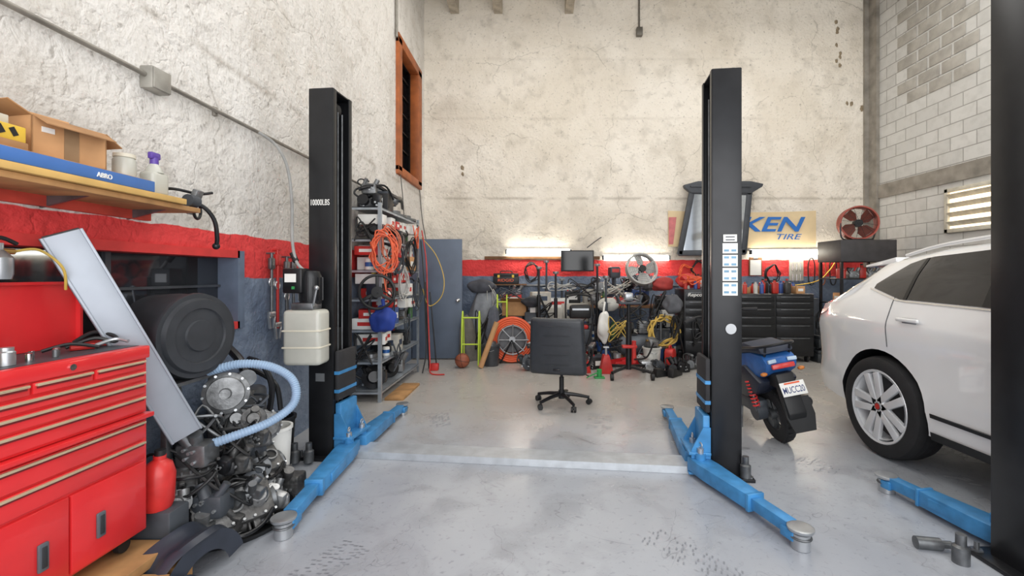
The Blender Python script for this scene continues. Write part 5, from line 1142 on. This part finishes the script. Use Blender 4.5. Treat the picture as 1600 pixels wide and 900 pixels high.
b=B(DSTEEL); b.cyl((1.92,6.98,.0),(1.92,6.98,.85),.02); b.box((1.92,6.98,.01),(.3,.2,.02),bev=.004); b.tube([(1.92,6.98,.78),(1.92,6.8,.77),(1.92,6.76,.82)],.012); D(b,'hose_stand',None,'steel floor stand carrying the hose coil','stand')
random.seed(5)
for i,(x,y) in enumerate(((1.75,6.45),(1.95,6.4),(2.12,6.5),(-.15,6.6),(.1,6.55),(1.6,6.55),(.75,6.7),(2.3,6.7),(2.5,6.75))):
    o=proto_part((x,y,0),i+40,1+.3*(i%2)); o['group']='loose parts on the floor'
def shoe(c,rz):
    TS.append(MX.Translation(c)@MX.Rotation(rz,4,'Z')); b=B(BLACK); b.prism([(-.13,0),(.14,0),(.15,.03),(.12,.06),(.02,.09),(-.04,.12),(-.12,.12),(-.14,.03)],.09,MX.Translation((0,.045,0))@MX.Rotation(R(90),4,'X'),.015); D(b,'shoe',None,'black work shoe on the floor','shoe','work shoes'); TS.pop()
shoe((1.72,6.2,0),.5); shoe((1.9,6.2,0),.8)
random.seed(11)
c1=proto_can(M((200,60,50),.4),(3.4,7.35,1.10),'red spray can on the black tool cabinet'); c2=proto_can(M((200,200,194),.4),(3.55,7.3,1.10),'white spray can on the black tool cabinet'); c3=proto_can(M((60,90,160),.4),(3.7,7.4,1.10),'blue spray can on the black tool cabinet')
b4=proto_bottle(M((190,50,40),.4),BLACK,(3.88,7.32,1.10),'red oil bottle on the black tool cabinet'); b5=proto_bottle(M((60,58,56),.4),REDD,(4.1,7.35,1.10),'dark oil bottle on the black tool cabinet')
cs=proto_carton(CARD,(4.3,7.4,1.10),(.14,.16,.12),'small brown carton on the black tool cabinet')
G3='cans and bottles on the black tool cabinets'
for o in(c1,c2,c3,b4,b5,cs): o['group']=G3
for i in range(14):
    dup(random.choice((c1,c2,c3,b4,b5,cs)),(3.3+i*.078,7.52+.05*(i%2),1.10),random.uniform(0,3),random.uniform(.7,1.15),None,G3)
for i in range(6): dup(random.choice((c1,c2,b4,b5,c3)),(2.36+i*.08,7.15+.1*(i%2),1.18),random.uniform(0,3),random.uniform(.7,1),None,G3)
for i,(c_,d_,m_) in enumerate((((2.45,7.3,1.3),(.18,.1,.12),REDD),((2.7,7.3,1.28),(.1,.1,.1),WHITE))):
    b=B(m_); b.lump(c_,d_,.18,60+i,3,.9); D(b,'shop_rag',None,'crumpled shop rags piled on the tool cabinet','rag','shop rags')
K3=[(c1,.08),(b4,.12),(kinds[0][0],.32),(kinds[1][0],.3),(kinds[5][0],.18),(kinds[6][0],.2),(kinds[3][0],.3)]
for z in(.12,.5,.95,1.35): fill(z,4.92,5.72,7.4,[k for k in K3 if k[1]<.25] if z==1.35 else K3,'supplies on the dark shelving unit',axis='x')
for i in range(7):
    cc=random.choice(((230,228,220),(60,60,70),(200,190,160),(140,40,40))); b=B(M(cc,.7)); b.box((5.78-.0,6.95,1.23+i*.03),(.34-.02*(i%3),.26,.026),(0,0,random.uniform(-.15,.15)),bev=.002); D(b,'magazine',None,'worn magazine in a stack beside the shelving unit','magazine','stack of magazines')
b=B(M((60,54,50),.6)); b.box((5.78,6.95,.61),(.5,.4,1.21),bev=.01); b.m(BLACK); b.box((5.78,6.745,.85),(.42,.012,.5)); D(b,'cabinet',None,'dark brown low cabinet beside the shelving unit','cabinet')
o=proto_case(M((40,44,48),.5),(4.64,7.25,.0),.34,.22,.2,'grey tool case on the floor'); dup(o,(4.65,7.27,.235),.1); 
b=B(DKGREY); b.box((4.64,7.9,.5),(.42,.4,1.0),bev=.02); b.m(STEEL); b.cyl((4.64,7.68,.8),(4.64,7.69,.8),.06); D(b,'battery_charger',None,'tall grey battery charger cabinet against the wall','battery charger')
openbox(2.88,3.12,7.2,7.5,0,.35,'small cardboard box on the floor by the tool cabinets')
# ------------------------------------------------------------ lights
def area(loc,rot,sx,sy,e,col):
    l=bpy.data.lights.new('area','AREA'); l.shape='RECTANGLE'; l.size=sx; l.size_y=sy; l.energy=e; l.color=col
    o=bpy.data.objects.new('fill_light',l); o.location=loc; o.rotation_euler=rot; COL.objects.link(o)
area((2,-1.4,2.4),(R(84),0,0),7.5,4.2,290,(1,.99,.98))  # unseen area light standing in for daylight from the open front behind the camera
for x in(-.2,4): 
    for y in(2.6,5.6): area((x,y,6.15),(0,0,0),2.2,2.2,58,(1,.98,.94))  # unseen fill lights added overhead, no lamp fittings hang there
w=bpy.data.worlds.new('w'); sc.world=w; w.use_nodes=True; w.node_tree.nodes['Background'].inputs[0].default_value=(.92,.95,1,1); w.node_tree.nodes['Background'].inputs[1].default_value=.92
# ------------------------------------------------------------ camera
cam=bpy.data.cameras.new('cam'); co=bpy.data.objects.new('cam',cam); COL.objects.link(co)
cam.sensor_width=36; cam.lens=15.75; cam.shift_x=-.025; cam.shift_y=-.0125; cam.clip_start=.05
co.location=(0,0,1.4); co.rotation_euler=(R(90),0,0); sc.camera=co
